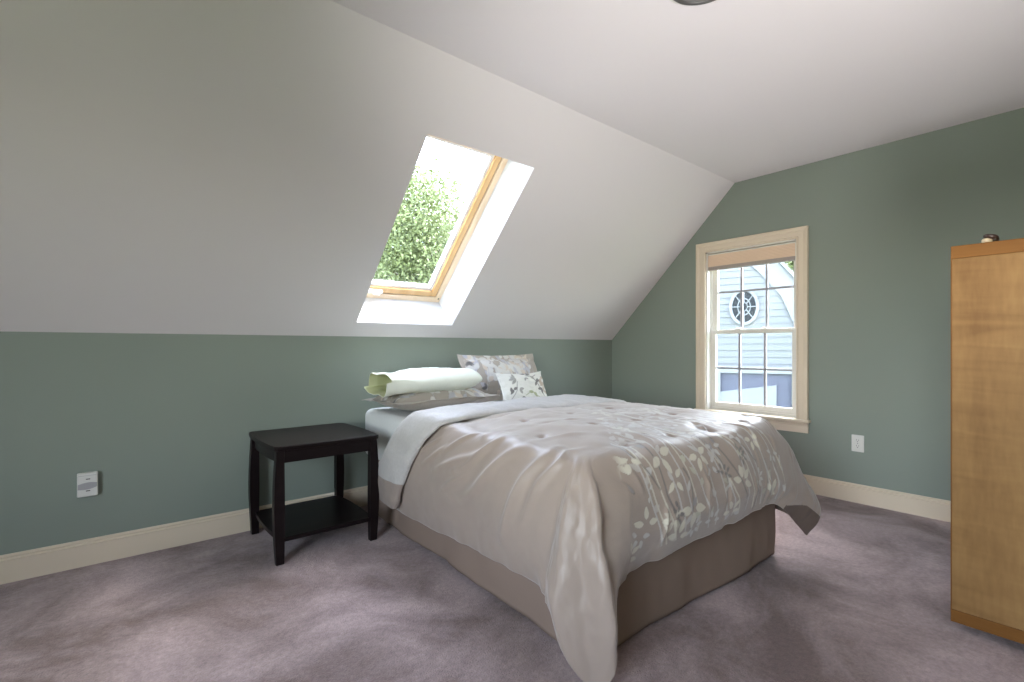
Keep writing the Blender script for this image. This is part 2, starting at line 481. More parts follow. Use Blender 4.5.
# stool and apron
bm = bmesh.new(); box(bm, L - .045, L + .055, WY0 - CW - .015, WY1 + CW + .015, .512, .534, .005); wl(bm); wpart('stool', bm, M_TRIM)
bm = bmesh.new()
AP = [(0, 0), (.016, 0), (.016, .052), (.020, .056), (.020, .062), (.026, .070), (.030, .078), (0, .078)]
sweep(bm, [((L, WY0 - CW, .435), (-1, 0, 0), (0, 0, 1)), ((L, WY1 + CW, .435), (-1, 0, 0), (0, 0, 1))], AP); wl(bm); wpart('apron', bm, M_TRIM)
# jamb lining
bm = bmesh.new()
box(bm, L, L + .13, WY1 - .012, WY1 + .001, WZ0, WZ1); box(bm, L, L + .13, WY0 - .001, WY0 + .012, WZ0, WZ1)
box(bm, L, L + .13, WY0, WY1, WZ1 - .012, WZ1 + .001); box(bm, L + .05, L + .13, WY0, WY1, WZ0 - .001, WZ0 + .02)
for yy, sgn in ((WY1 - .012, -1), (WY0 + .012, 1)):     # track ribs
    for xx in (.052, .086, .122):
        box(bm, L + xx, L + xx + .006, min(yy, yy + sgn * .012), max(yy, yy + sgn * .012), WZ0, WZ1)
wl(bm); wpart('jamb_lining', bm, M_SASH)

def sash(name, x0, x1, z0, z1, lower):
    ya, yb = WY0 + .016, WY1 - .016
    st = .040; tr = .034; br = .046 if lower else .034
    s = None
    bm = bmesh.new()
    box(bm, x0, x1, yb - st, yb, z0, z1, .003); box(bm, x0, x1, ya, ya + st, z0, z1, .003)
    box(bm, x0, x1, ya + st - .001, yb - st + .001, z1 - tr, z1, .003); box(bm, x0, x1, ya + st - .001, yb - st + .001, z0, z0 + br, .003)
    wl(bm); s = wpart(name, bm, M_SASH)
    gx = (x0 + x1) / 2
    ga, gb, gz0, gz1 = ya + st, yb - st, z0 + br, z1 - tr
    for k in (1, 2):
        bm = bmesh.new(); y = gb + (ga - gb) * k / 3
        box(bm, gx - .008, gx + .008, y - .0085, y + .0085, gz0, gz1); wl(bm)
        wpart('muntin', bm, M_MUNTIN, s)
    bm = bmesh.new(); z = gz0 + (gz1 - gz0) * (.5 if lower else .52)
    box(bm, gx - .0075, gx + .0075, ga, gb, z - .008, z + .008); wl(bm); wpart('muntin', bm, M_MUNTIN, s)
    bm = bmesh.new(); box(bm, gx - .003, gx + .003, ga - .004, gb + .004, gz0 - .004, gz1 + .004); wl(bm); wpart('pane', bm, M_GLASSW, s)
    return s
ZM = 1.197
up = sash('upper_sash', L + .090, L + .120, ZM - .017, WZ1 - .013, False)
lo = sash('lower_sash', L + .056, L + .086, WZ0 + .021, ZM + .017, True)
for yy in (-1.26, -1.47):
    bm = bmesh.new()
    Mx = Matrix.Translation((L + .070, yy, ZM + .017))
    lathe(bm, [(0, 0), (.024, 0), (.024, .006), (.016, .010), (.010, .016), (0, .017)], Mx, 20)
    box(bm, L + .064, L + .078, yy - .034, yy + .004, ZM + .027, ZM + .034, .002)
    wl(bm); wpart('sash_lock', bm, M_SASH, lo)

# cellular shade pulled up under the head
sh = tag(empty('window_shade', (L + .02, (WY0 + WY1) / 2, 1.72)), 'beige cellular shade pulled up under the head of the window', 'window shade')
def shl(bm):
    for v in bm.verts: v.co -= Vector((L + .02, (WY0 + WY1) / 2, 1.72))
bm = bmesh.new(); ya, yb = WY0 + .014, WY1 - .014
n = 9; z0, z1 = 1.752, 1.852
prof = []
for k in range(n * 2 + 1):
    prof.append((.007 if k % 2 else .009, z0 + (z1 - z0) * k / (2 * n)))
prof += [(.046 - (.006 if k % 2 else 0), z0 + (z1 - z0) * k / (2 * n)) for k in range(n * 2, -1, -1)]
sweep(bm, [((L, ya, 0), (1, 0, 0), (0, 0, 1)), ((L, yb, 0), (1, 0, 0), (0, 0, 1))], prof)
shl(bm); fin('pleated_fabric', bm, M_SHADE, sh)
bm = bmesh.new(); box(bm, L + .004, L + .048, ya, yb, 1.722, 1.753, .005); shl(bm); fin('bottom_rail', bm, M_RAIL, sh)
bm = bmesh.new(); box(bm, L + .006, L + .050, ya, yb, 1.850, 1.8595, .002); shl(bm); fin('head_rail', bm, M_SASH, sh)

# ------------------------------------------------------------------ skylight (window_2)
sky = tag(empty('window_2', slope_pt((KX0 + KX1) / 2, KS0, 0)), kind='structure')
RM = Matrix((Vector((-1, 0, 0)), SU, SN)).transposed()     # columns: -x, up-slope, outward
sky.rotation_euler = RM.to_euler()
W, H = KX1 - KX0, KS1 - KS0
def ring(bm, a, b0, n0, n1, bev=.0):
    """rectangular ring: inset a..b from the opening, depth n0..n1, in skylight coordinates"""
    x0, x1, y0, y1 = -W / 2 + a, W / 2 - a, a, H - a
    t = b0 - a
    box(bm, x0, x0 + t, y0, y1, n0, n1, bev); box(bm, x1 - t, x1, y0, y1, n0, n1, bev)
    box(bm, x0 + t, x1 - t, y0, y0 + t, n0, n1, bev); box(bm, x0 + t, x1 - t, y1 - t, y1, n0, n1, bev)
bm = bmesh.new(); ring(bm, -.012, .001, .004, .262); fin('shaft_lining', bm, M_REVEAL, sky)
bm = bmesh.new(); ring(bm, -.01, .042, .262, .345, .003); fin('frame', bm, M_PINEL, sky)
bm = bmesh.new(); ring(bm, .042, .047, .275, .345); fin('gasket', bm, M_GASKET, sky)
bm = bmesh.new(); ring(bm, .047, .092, .268, .340, .004); s_ = fin('sash', bm, M_PINE, sky)
bm = bmesh.new(); ring(bm, .090, .114, .285, .330, .003); fin('glazing_bead', bm, M_BEAD, s_)
bm = bmesh.new(); box(bm, -W / 2 + .10, W / 2 - .10, .10, H - .10, .318, .326); fin('pane', bm, M_GLASSR, s_)
bm = bmesh.new()
box(bm, W / 2 - .24, W / 2 - .13, .055, .078, .240, .272, .006); box(bm, W / 2 - .21, W / 2 - .16, .062, .070, .216, .245, .004)
fin('latch', bm, M_BEAD, s_)
for xx in (W / 2 - .020, -W / 2 + .020):
    bm = bmesh.new(); lathe(bm, [(0, .258), (.006, .259), (.006, .264)], Matrix.Translation((xx, .035, 0)), 14); fin('screw', bm, M_GASKET, sky)
bm = bmesh.new(); ring(bm, -.07, -.002, .301, .36); fin('flashing', bm, M_ROOF, sky)

# ------------------------------------------------------------------ electrical outlets
def outlet():
    o = tag(empty('wall_outlet', (L, -2.1185, .407)), 'white duplex outlet on the green wall right of the window', 'electrical outlet')
    bm = bmesh.new(); box(bm, -.0065, 0.0, -.0365, .0365, -.0575, .0575, .004); fin('cover_plate', bm, M_PLASTIC, o)
    for zc in (.0195, -.0195):
        bm = bmesh.new()
        pts = []
        for k in range(24):
            a = 2 * PI * k / 24
            y, z = .0172 * math.cos(a), .0172 * math.sin(a)
            pts.append(Vector((-.0085, y, zc + max(-.0135, min(.0135, z)))))
        prism(bm, pts, (.004, 0, 0)); s = fin('receptacle', bm, M_PLASTIC, o)
        bm = bmesh.new()
        box(bm, -.009, -.0080, .0050, .0072, zc + .001, zc + .0090); box(bm, -.009, -.0080, -.0072, -.0050, zc + .001, zc + .0080)
        lathe(bm, [(0, -.0005), (.0026, -.0005), (.0026, .0005), (0, .0005)], Matrix.Translation((-.0085, 0, zc - .0065)) @ Matrix.Rotation(PI / 2, 4, 'Y'), 12)
        fin('slots', bm, M_SLOT, s)
    bm = bmesh.new(); lathe(bm, [(0, .0015), (.0022, .001), (.003, 0), (.003, -.001)], Matrix.Translation((-.0065, 0, 0)) @ Matrix.Rotation(-PI / 2, 4, 'Y'), 14)
    fin('screw', bm, M_NICKEL, o)
outlet()

def adapter():
    o = tag(empty('outlet_adapter', (-.066, 0, .399)), 'white plug-in adapter with a grey band on the low green wall', 'plug adapter')
    bm = bmesh.new(); box(bm, -.039, .039, -.030, 0, -.0575, .0575, .005, 3); fin('housing', bm, M_PLASTIC, o)
    # grey lens-shaped band across the middle
    bm = bmesh.new()
    pts = [Vector((-.036, -.0315, -.016))]
    for k in range(13):
        t = k / 12; x = -.036 + .072 * t
        pts.append(Vector((x, -.0315, .004 + .006 * math.sin(PI * t) + .004 * t)))
    for k in range(12, -1, -1):
        t = k / 12; x = -.036 + .072 * t
        pts.append(Vector((x, -.0315, -.020 - .006 * math.sin(PI * t) + .008 * t)))
    prism(bm, pts[1:], (0, .004, 0)); fin('grey_band', bm, M_GREYPL, o)
    for z in (.026, -.031):
        bm = bmesh.new()
        box(bm, -.006, .010, -.0312, -.029, z, z + .004)
        fin('slots', bm, M_SLOT, o)
    bm = bmesh.new(); box(bm, -.034, .034, -.0308, -.029, .0445, .0460); fin('seam', bm, M_GREYPL, o)
adapter()

# ------------------------------------------------------------------ ceiling light
def ceiling_light():
    o = tag(empty('ceiling_light', (1.664, -2.265, CZ)), 'round flush ceiling light with a white rim, grey and switched off', 'ceiling light')
    bm = bmesh.new()
    lathe(bm, [(.13, 0), (.150, 0), (.152, -.005), (.149, -.010), (.142, -.012), (.137, -.010), (.135, -.004), (.13, -.003)], None, 72)
    fin('trim_ring', bm, M_PLASTIC, o, True)
    bm = bmesh.new(); lathe(bm, [(.135, -.003), (.132, -.020), (.126, -.026), (.118, -.024), (.112, -.016)], None, 72); fin('metal_band', bm, M_NICKEL, o, True)
    bm = bmesh.new(); lathe(bm, [(.114, -.014), (.108, -.026), (.085, -.036), (.045, -.042), (0, -.044)], None, 72); fin('glass_diffuser', bm, M_FROST, o, True)
ceiling_light()

# ------------------------------------------------------------------ end table
def side_table():
    TX0, TX1, TY0, TY1 = .620, 1.182, -.620, -.046
    cx, cy = (TX0 + TX1) / 2, (TY0 + TY1) / 2
    o = tag(empty('end_table', (cx, cy, 0)), 'black end table with a lower shelf between the bed and the wall', 'side table')
    hw, hd = (TX1 - TX0) / 2, (TY1 - TY0) / 2
    def bowed(h1, d1, bow, cut, n=15):
        pts = []
        # front edge, straight, clipped corners, sides bowed outwards in x
        for k in range(n):
            t = -1 + 2 * k / (n - 1); pts.append((h1 + bow * (1 - t * t), d1 * t * (1 - cut / d1)))
        pts.append((h1 - cut, d1)); pts.append((-h1 + cut, d1))
        for k in range(n):
            t = 1 - 2 * k / (n - 1); pts.append((-h1 - bow * (1 - t * t), d1 * t * (1 - cut / d1)))
        pts.append((-h1 + cut, -d1)); pts.append((h1 - cut, -d1))
        return pts
    ZT = .582
    bm = bmesh.new()
    fs = prism(bm, [Vector((x, y, ZT - .024)) for x, y in bowed(hw - .012, hd, .014, .014)], (0, 0, .024))
    es = list(set(fs[0].edges) | set(fs[1].edges))
    bmesh.ops.bevel(bm, geom=es, offset=.006, segments=3, affect='EDGES', profile=.5)
    fin('tabletop', bm, M_BLACKWOOD, o)
    lx, ly = hw - .038, hd - .028
    bm = bmesh.new()
    for s in (-1, 1):
        box(bm, -lx, lx, s * (ly + .004) - .009, s * (ly + .004) + .009, ZT - .085, ZT - .024)
        n = 12
        pts = [Vector((s * (lx + .000 + .016 * (1 - (2 * k / n - 1) ** 2)), -ly + 2 * ly * k / n, ZT - .085)) for k in range(n + 1)]
        pts += [p + Vector((-s * .018, 0, 0)) for p in reversed(pts)]
        prism(bm, pts, (0, 0, .061))
    fin('apron', bm, M_BLACKWOOD, o)
    bm = bmesh.new()
    fs = prism(bm, [Vector((x, y, .104)) for x, y in bowed(lx - .004, ly + .006, .014, .006)], (0, 0, .022))
    es = list(set(fs[0].edges) | set(fs[1].edges))
    bmesh.ops.bevel(bm, geom=es, offset=.004, segments=2, affect='EDGES', profile=.5)
    fin('lower_shelf', bm, M_BLACKWOOD, o)
    for sx in (-1, 1):
        for sy in (-1, 1):
            bm = bmesh.new(); rings = []
            zz = [0, .05, .12, .20, .28, .36, .44, .50, ZT - .024]
            for z in zz:
                q = z / (ZT - .024)
                # sabre-like leg: wide in the middle, slimmer at top and foot, bulging outwards in x
                wx = .0190 + .0055 * math.sin(PI * min(1, max(0, (q - .02) / .96))) ** 1.3
                wy = .0180 + .004 * math.sin(PI * q)
                ox = sx * (.005 * math.sin(PI * q) - .002)
                c = Vector((sx * lx + ox, sy * ly, z))
                rings.append([bm.verts.new(c + Vector((a * wx, b * wy, 0))) for a, b in ((-1, -1), (1, -1), (1, 1), (-1, 1))])
            for A, B in zip(rings, rings[1:]):
                for k in range(4): bm.faces.new([A[k], A[(k + 1) % 4], B[(k + 1) % 4], B[k]])
            bm.faces.new(list(reversed(rings[0]))); bm.faces.new(rings[-1])
            es = [e for e in bm.edges if abs(e.verts[0].co.z - e.verts[1].co.z) > .01]
            bmesh.ops.bevel(bm, geom=es, offset=.004, segments=2, affect='EDGES', profile=.5)
            fin('leg', bm, M_BLACKWOOD, o)
side_table()

# ------------------------------------------------------------------ tall maple cabinet
def cabinet():
    X0, X1, Y1, Y0, Z1 = 2.470, 2.86, -2.815, -3.72, 1.452
    o = tag(empty('cabinet', (X0, Y1, 0)), 'tall maple cabinet with honey coloured top and bottom bands at the edge of the room', 'cabinet')
    def b(name, x0, x1, y0, y1, z0, z1, m, bev=.002):
        bm = bmesh.new(); box(bm, x0 - X0, x1 - X0, y0 - Y1, y1 - Y1, z0, z1, bev); return fin(name, bm, m, o)
    zb = .028
    b('end_panel', X0 + .002, X0 + .020, Y0 + .002, Y1 - .003, zb + .046, Z1 - .048, M_MAPLE)
    b('edge_strip', X0, X0 + .021, Y1 - .0035, Y1, zb, Z1 - .002, M_MAPLEB, .0005)
    b('top_band', X0 - .001, X0 + .024, Y0, Y1 - .001, Z1 - .048, Z1 - .0005, M_MAPLEB)
    b('bottom_band', X0 - .001, X0 + .024, Y0, Y1 - .001, zb, zb + .046, M_MAPLEB)
    b('top_panel', X0 + .022, X1, Y0, Y1 - .004, Z1 - .022, Z1 - .002, M_MAPLE)
    b('side_panel', X0 + .022, X1, Y1 - .024, Y1 - .004, zb, Z1 - .022, M_MAPLE)
    b('side_panel', X0 + .022, X1, Y0, Y0 + .020, zb, Z1 - .022, M_MAPLE)
    b('bottom_panel', X0 + .022, X1 - .002, Y0 + .02, Y1 - .024, zb, zb + .02, M_MAPLE)
    for ya, yb in ((Y0 + .022, (Y0 + Y1) / 2 - .002), ((Y0 + Y1) / 2 + .002, Y1 - .026)):
        bm = bmesh.new(); box(bm, X1 - .018 - X0, X1 - X0, ya - Y1, yb - Y1, zb + .022, Z1 - .026, .002); d = fin('door', bm, M_MAPLE, o)
    for x in (X0 + .16, X1 - .05):
        for y in (Y0 + .06, Y1 - .11):
            bm = bmesh.new(); lathe(bm, [(0, 0), (.02, 0), (.022, .004), (.018, zb), (0, zb)], Matrix.Translation((x - X0, y - Y1, 0)), 18); fin('foot', bm, M_BROWN, o)
    # small knob-like ornament lying on top
    k = tag(empty('ornament', (X0 + .034, -2.918, Z1 - .002)), 'small dark brown and cream ornament on top of the maple cabinet', 'ornament')
    k.rotation_euler = (0, 0, .2)
    bm = bmesh.new()
    lathe(bm, [(0, 0), (.013, 0), (.016, .006), (.016, .014), (.012, .020), (0, .021)], Matrix.Translation((0, .006, 0)), 20); fin('body', bm, M_CREAM, k, True)
    bm = bmesh.new()
    for i in range(1):
        lathe(bm, [(0, -.011), (.012, -.009), (.021, -.002), (.022, .004), (.016, .009), (0, .011)],
              Matrix.Translation((0, -.003, .024)) @ Matrix.Rotation(.28, 4, 'X') , 22)
        lathe(bm, [(0, .0), (.010, .002), (.012, .014), (.010, .024), (0, .026)], Matrix.Translation((0, -.014, .0)), 16)
    fin('cap', bm, M_BROWN, k, True)
cabinet()

# ------------------------------------------------------------------ bed (local x across, local y from head to foot)
TH_BED = math.radians(-2.1)
BP0 = Vector((1.34, -.13, 0))
BW, BL, BZ = 1.40, 1.93, .660      # mattress width, length, top
# local frame is left-handed (x right, y to the foot), so map explicitly
EX = np.array([math.cos(TH_BED), math.sin(TH_BED), 0]); EY = np.array([math.sin(TH_BED), -math.cos(TH_BED), 0]); EZ = np.array([0, 0, 1.])
P0n = np.array(BP0)
def bed_w(P):
    P = np.asarray(P, float)
    return P0n + P[..., 0:1] * EX + P[..., 1:2] * EY + P[..., 2:3] * EZ
BED_C = bed_w(np.array([BW / 2, BL / 2, 0]))

def soft_box(x0, x1, y0, y1, z0, z1, r, nu=60, nv=40, puff=.0):
    """rounded box as one closed grid: returns rings (list of loops) of local points"""
    def rr(inset, z):
        pts = []
        rad = max(.004, r - inset)
        X0, X1, Y0, Y1 = x0 + inset, x1 - inset, y0 + inset, y1 - inset
        cs = [(X1 - rad, Y1 - rad, 0), (X0 + rad, Y1 - rad, 90), (X0 + rad, Y0 + rad, 180), (X1 - rad, Y0 + rad, 270)]
        for cx, cy, a0 in cs:
            for k in range(7):
                a = math.radians(a0 + 90 * k / 6)
                pts.append((cx + rad * math.cos(a), cy + rad * math.sin(a), z))
        return pts
    loops = []
    e = min(r, (z1 - z0) / 2) * .7
    for k in range(6):
        a = PI / 2 * k / 5; loops.append(rr(e * (1 - math.sin(a)), z0 + e * (1 - math.cos(a))))
    for k in range(6):
        a = PI / 2 * k / 5; loops.append(rr(e * (1 - math.cos(a)), z1 - e * (1 - math.sin(a))))
    return loops

def loops_mesh(name, loops, m, parent, smooth=True):
    bm = bmesh.new()
    R = [[bm.verts.new(Vector(bed_w(np.array(p)) - parent_loc)) for p in l] for l in loops]
    n = len(R[0])
    for A, B in zip(R, R[1:]):
        for k in range(n): bm.faces.new([A[k], A[(k + 1) % n], B[(k + 1) % n], B[k]])
    bm.faces.new(R[0]); bm.faces.new(R[-1])
    return fin(name, bm, m, parent, smooth)

bed = tag(empty('bed', tuple(BED_C)), 'full size bed with white fitted sheet and plain taupe bed skirt', 'bed')
parent_loc = BED_C
# mattress under a fitted sheet, box spring hidden behind the skirt
loops_mesh('mattress', soft_box(-.025, BW, -.105, BL, .345, BZ, .07), M_SHEET, bed)
loops_mesh('box_spring', soft_box(.025, BW - .025, 0, BL - .02, .10, .343, .05), M_SHEET, bed)
for sx in (.12, BW - .12):
    for sy in (.15, BL - .15):
        bm = bmesh.new()
        p = bed_w(np.array([sx, sy, 0])) - BED_C
        box(bm, p[0] - .025, p[0] + .025, p[1] - .025, p[1] + .025, 0, .11, .004); fin('leg', bm, M_BLACKWOOD, bed)

def skirt():
    # U-shaped cloth: left side, foot, right side; tailored with soft ripples and a pleat at each corner
    n = 420; m = 24
    o = .008
    path = []
    A, B, Cc, D = (-o, -.03), (-o, BL + o), (BW - .022, BL + o), (BW - .022, -.03)
    segs = [(A, B), (B, Cc), (Cc, D)]
    tot = [BL, BW, BL]
    P = []; Nn = []; S = []
    s0 = 0
    for (a, b), ln, nr in zip(segs, tot, ((-1, 0), (0, 1), (1, 0))):
        k = int(n * ln / sum(tot))
        for i in range(k):
            t = i / k; P.append((a[0] + (b[0] - a[0]) * t, a[1] + (b[1] - a[1]) * t)); Nn.append(nr); S.append(s0 + ln * t)
        s0 += ln
    P = np.array(P); Nn = np.array(Nn, float); S = np.array(S)
    # smooth the normals and positions over the corners
    for _ in range(5):
        P[1:-1] = (P[:-2] + 2 * P[1:-1] + P[2:]) / 4
        Nn[1:-1] = (Nn[:-2] + 2 * Nn[1:-1] + Nn[2:]) / 4
    Nn /= np.linalg.norm(Nn, axis=1, keepdims=True) + 1e-9
    v = np.linspace(0, 1, m)
    Sg, Vg = np.meshgrid(S, v, indexing='ij')
    z = .36 - (.36 - .012) * Vg + .008 * vnoise(Sg * 2.2, Sg * 0, 5) * Vg
    amp = .012 * (Vg ** 1.3)
    off = amp * (vnoise(Sg * 3.0, Vg * .6, 2) + .6 * vnoise(Sg * 7.5 + Vg * .8, Vg * .5, 3)) + .010 * Vg + .004 * vnoise(Sg * 15, Vg * 3, 9) * Vg
    off = np.maximum(off, .001)
    G = np.zeros(Sg.shape + (3,))
    G[..., 0] = P[:, None, 0] + Nn[:, None, 0] * off; G[..., 1] = P[:, None, 1] + Nn[:, None, 1] * off
    G[..., 2] = np.maximum(z, .004)
    me = grid_mesh('bed_skirt', bed_w(G) - BED_C)
    ob = link('bed_skirt', me, M_SKIRT, bed)
    md = ob.modifiers.new('thick', 'SOLIDIFY'); md.thickness = .003; md.offset = 1
skirt()

# ------------------------------------------------------------------ comforter
TOPZ = .700
def comforter():
    root = tag(empty('comforter', tuple(bed_w(np.array([BW / 2, 1.35, BZ])))), 'taupe floral comforter spread over the bed with its grey lining turned down', 'comforter')
    org = np.array(root.location)
    # stations round the hanging edge: (t, [hem, low, shoulder, edge, inner]) in bed coordinates
    E0 = .86
    def left(b, hz, bulge=.0):
        return [(-.085 + bulge * .2, b, hz), (-.108 + bulge, b, hz + .10), (-.112 + bulge, b, .45), (-.085 + bulge * .5, b, .59), (-.030, b, .672), (.07, b, TOPZ - .006), (.22, b, TOPZ + .012)]
    def foot(a, hz, bulge=.0):
        return [(a, 2.000, hz), (a, 2.030 + bulge, hz + .09), (a, 2.035 + bulge, .47), (a, 2.005 + bulge * .5, .60), (a, 1.950, .675), (a + (.7 - a) * .12, 1.86, TOPZ - .002), (a + (.7 - a) * .30, 1.72, TOPZ + .016)]
    def right(b, hz, bulge=.0):
        return [(BW + .085, b, hz), (BW + .108 + bulge, b, hz + .10), (BW + .112 + bulge, b, .45), (BW + .085, b, .59), (BW + .030, b, .672), (BW - .07, b, TOPZ - .006), (BW - .22, b, TOPZ + .012)]
    st = []
    st.append((0.00, [(-.085, .50, .176), (-.108, .54, .28), (-.112, .64, .45), (-.085, .75, .59), (-.030, .84, .672), (.07, .88, TOPZ - .006), (.22, .87, TOPZ + .008)]))
    st.append((0.25, [(-.083, .84, .178), (-.098, .87, .28), (-.102, .93, .45), (-.080, .99, .59), (-.030, 1.04, .672), (.07, 1.07, TOPZ - .006), (.22, 1.06, TOPZ + .010)]))
    st.append((0.50, [(-.085, 1.10, .192), (-.108, 1.12, .29), (-.112, 1.16, .45), (-.085, 1.20, .59), (-.030, 1.23, .672), (.07, 1.25, TOPZ - .006), (.22, 1.22, TOPZ + .012)]))
    st.append((0.75, left(1.36, .208, .012)[:6] + [(.215, 1.33, TOPZ + .012)]))
    st.append((0.98, left(1.60, .222, .0)[:5] + [(.065, 1.58, TOPZ - .006), (.21, 1.44, TOPZ + .012)]))
    # approach to the near corner: tucks in behind the ear
    st.append((1.16, [(-.080, 1.775, .205), (-.100, 1.775, .30), (-.105, 1.78, .45), (-.085, 1.80, .59), (-.035, 1.82, .672), (.060, 1.720, TOPZ - .004), (.200, 1.520, TOPZ + .014)]))
    st.append((1.26, [(-.088, 1.835, .190), (-.105, 1.845, .30), (-.095, 1.86, .45), (-.075, 1.875, .59), (-.038, 1.875, .672), (.060, 1.765, TOPZ - .004), (.200, 1.570, TOPZ + .014)]))
    # the ear: a rounded cone hanging from the mattress corner down to a point near the floor
    st.append((1.36, [(-.150, 1.875, .215), (-.155, 1.880, .30), (-.120, 1.895, .45), (-.082, 1.90, .59), (-.036, 1.895, .672), (.060, 1.800, TOPZ - .004), (.205, 1.610, TOPZ + .014)]))
    st.append((1.48, [(-.155, 1.965, .128), (-.172, 1.95, .25), (-.130, 1.945, .44), (-.080, 1.93, .59), (-.030, 1.91, .673), (.068, 1.835, TOPZ - .004), (.215, 1.650, TOPZ + .014)]))
    st.append((1.60, [(-.115, 2.050, .014), (-.135, 2.040, .20), (-.105, 2.01, .43), (-.060, 1.972, .592), (-.016, 1.925, .674), (.085, 1.860, TOPZ - .004), (.235, 1.685, TOPZ + .014)]))
    st.append((1.70, [(-.080, 2.105, .060), (-.082, 2.105, .22), (-.072, 2.05, .45), (-.034, 1.995, .595), (.000, 1.935, .674), (.110, 1.872, TOPZ - .004), (.262, 1.705, TOPZ + .014)]))
    st.append((1.80, [(-.035, 2.100, .160), (-.030, 2.090, .28), (-.030, 2.045, .46), (-.004, 1.997, .597), (.022, 1.943, .675), (.140, 1.875, TOPZ - .004), (.290, 1.715, TOPZ + .014)]))
    st.append((1.89, [(.048, 2.030, .262), (.052, 2.050, .35), (.060, 2.045, .47), (.075, 2.005, .598), (.085, 1.948, .675), (.170, 1.872, TOPZ - .004), (.320, 1.720, TOPZ + .014)]))
    st.append((2.00, [(.135, 2.000, .275), (.14, 2.030, .365), (.15, 2.036, .47), (.16, 2.006, .60), (.16, 1.95, .675), (.205, 1.866, TOPZ - .004), (.360, 1.720, TOPZ + .014)]))
    st.append((2.25, foot(.36, .290, .006)))
    st.append((2.50, foot(.60, .300)))
    st.append((2.75, foot(.84, .304, .008)))
    st.append((3.00, foot(1.06, .316)))
    st.append((3.16, [(1.20, 2.005, .314), (1.20, 2.04, .39), (1.195, 2.04, .49), (1.19, 2.005, .605), (1.19, 1.945, .676), (1.18, 1.86, TOPZ - .004), (1.04, 1.70, TOPZ + .014)]))
    # far corner: the cloth corner stands out stiffly to the side
    st.append((3.28, [(1.30, 2.020, .262), (1.315, 2.06, .34), (1.30, 2.04, .48), (1.27, 2.00, .605), (1.26, 1.935, .676), (1.225, 1.84, TOPZ - .004), (1.09, 1.69, TOPZ + .014)]))
    st.append((3.40, [(1.395, 2.030, .180), (1.430, 2.085, .272), (1.40, 2.04, .46), (1.355, 1.98, .60), (1.32, 1.91, .676), (1.26, 1.80, TOPZ - .004), (1.13, 1.67, TOPZ + .014)]))
    st.append((3.52, [(1.478, 2.040, .112), (1.508, 2.092, .222), (1.485, 2.00, .43), (1.430, 1.91, .59), (1.365, 1.84, .676), (1.285, 1.75, TOPZ - .004), (1.155, 1.63, TOPZ + .014)]))
    st.append((3.64, [(1.480, 1.960, .190), (1.510, 1.98, .27), (1.515, 1.90, .45), (1.465, 1.82, .595), (1.40, 1.74, .676), (1.30, 1.68, TOPZ - .004), (1.17, 1.57, TOPZ + .014)]))
    st.append((3.80, right(1.66, .215)))
    st.append((4.10, right(1.40, .205)))
    st.append((4.40, right(1.18, .195)))
    st.append((4.70, right(E0, .19)))
    tk = [s[0] for s in st]; Pk = np.array([s[1] for s in st])
    # dense where the print is
    tt = np.concatenate([np.linspace(0, 1.16, 130, False), np.linspace(1.16, 1.95, 110, False), np.linspace(1.95, 3.6, 330, False), np.linspace(3.6, 4.7, 70)])
    C1 = crom(tk, Pk, tt)                                     # (nt, 7, 3)
    # spine the cloth converges to in the middle of the bed
    by_sp = np.interp(tt, [0, .5, 1.0, 1.3, 1.6, 3.5, 3.7, 4.7], [E0, 1.06, 1.18, 1.24, 1.25, 1.25, 1.22, E0])
    sp = np.stack([np.full_like(tt, BW / 2), by_sp, np.full_like(tt, TOPZ + .030)], -1)[:, None]
    mid = (C1[:, -1:] * .5 + sp * .5); mid[..., 2] = TOPZ + .024
    CC = np.concatenate([C1, mid, sp], 1)                     # 9 control points along s
    ls = np.array([0, .10, .26, .40, .50, .62, .80, 1.15, 1.50])
    sv = np.concatenate([np.linspace(0, .62, 120, False), np.linspace(.62, 1.50, 110)])
    G = np.transpose(crom(ls, np.transpose(CC, (1, 0, 2)), sv), (1, 0, 2))   # (nt, ns, 3)
    # cloth coordinates
    seg = np.linalg.norm(np.diff(G, axis=1), axis=-1)
    arc = np.concatenate([np.zeros((len(tt), 1)), np.cumsum(seg, 1)], 1)
    ie = int(np.argmin(np.abs(sv - .56)))
    hang = arc[:, ie:ie + 1] - arc                            # >0 outside the edge
    ang = np.interp(tt, [0, 1.16, 1.95, 3.16, 3.66, 4.7], [PI, PI, PI / 2, PI / 2, 0, 0])
    hp = np.maximum(hang, 0)
    U = np.where(hang > 0, G[:, ie:ie + 1, 0] + np.cos(ang)[:, None] * hp, G[..., 0])
    V = np.where(hang > 0, G[:, ie:ie + 1, 1] + np.sin(ang)[:, None] * hp, G[..., 1])
    T = np.repeat(tt[:, None], len(sv), 1); Sx = np.repeat(sv[None], len(tt), 0)
    # ---- relief
    nrm = grid_normals(G)
    up = nrm[:, -20, 2].mean()
    if up < 0: nrm = -nrm
    side = np.clip((.62 - Sx) / .12, 0, 1)
    topm = 1 - side
    d = .008 * fbm(U * 2.6, V * 2.6, 3, 4) * (.5 + .5 * topm) + .0030 * fbm(U * 8, V * 8, 8, 3)
    # gathers fanning down the left side from the top edge
    def crease(u0, v0, u1, v1, w, h):
        dx, dy = u1 - u0, v1 - v0; ln2 = dx * dx + dy * dy
        q = np.clip(((U - u0) * dx + (V - v0) * dy) / ln2, 0, 1)
        r = np.hypot(U - u0 - q * dx, V - v0 - q * dy)
        return 1.5 * h * np.exp(-(r / w) ** 2) * np.sin(PI * np.clip(q, .04, .96)) ** .7
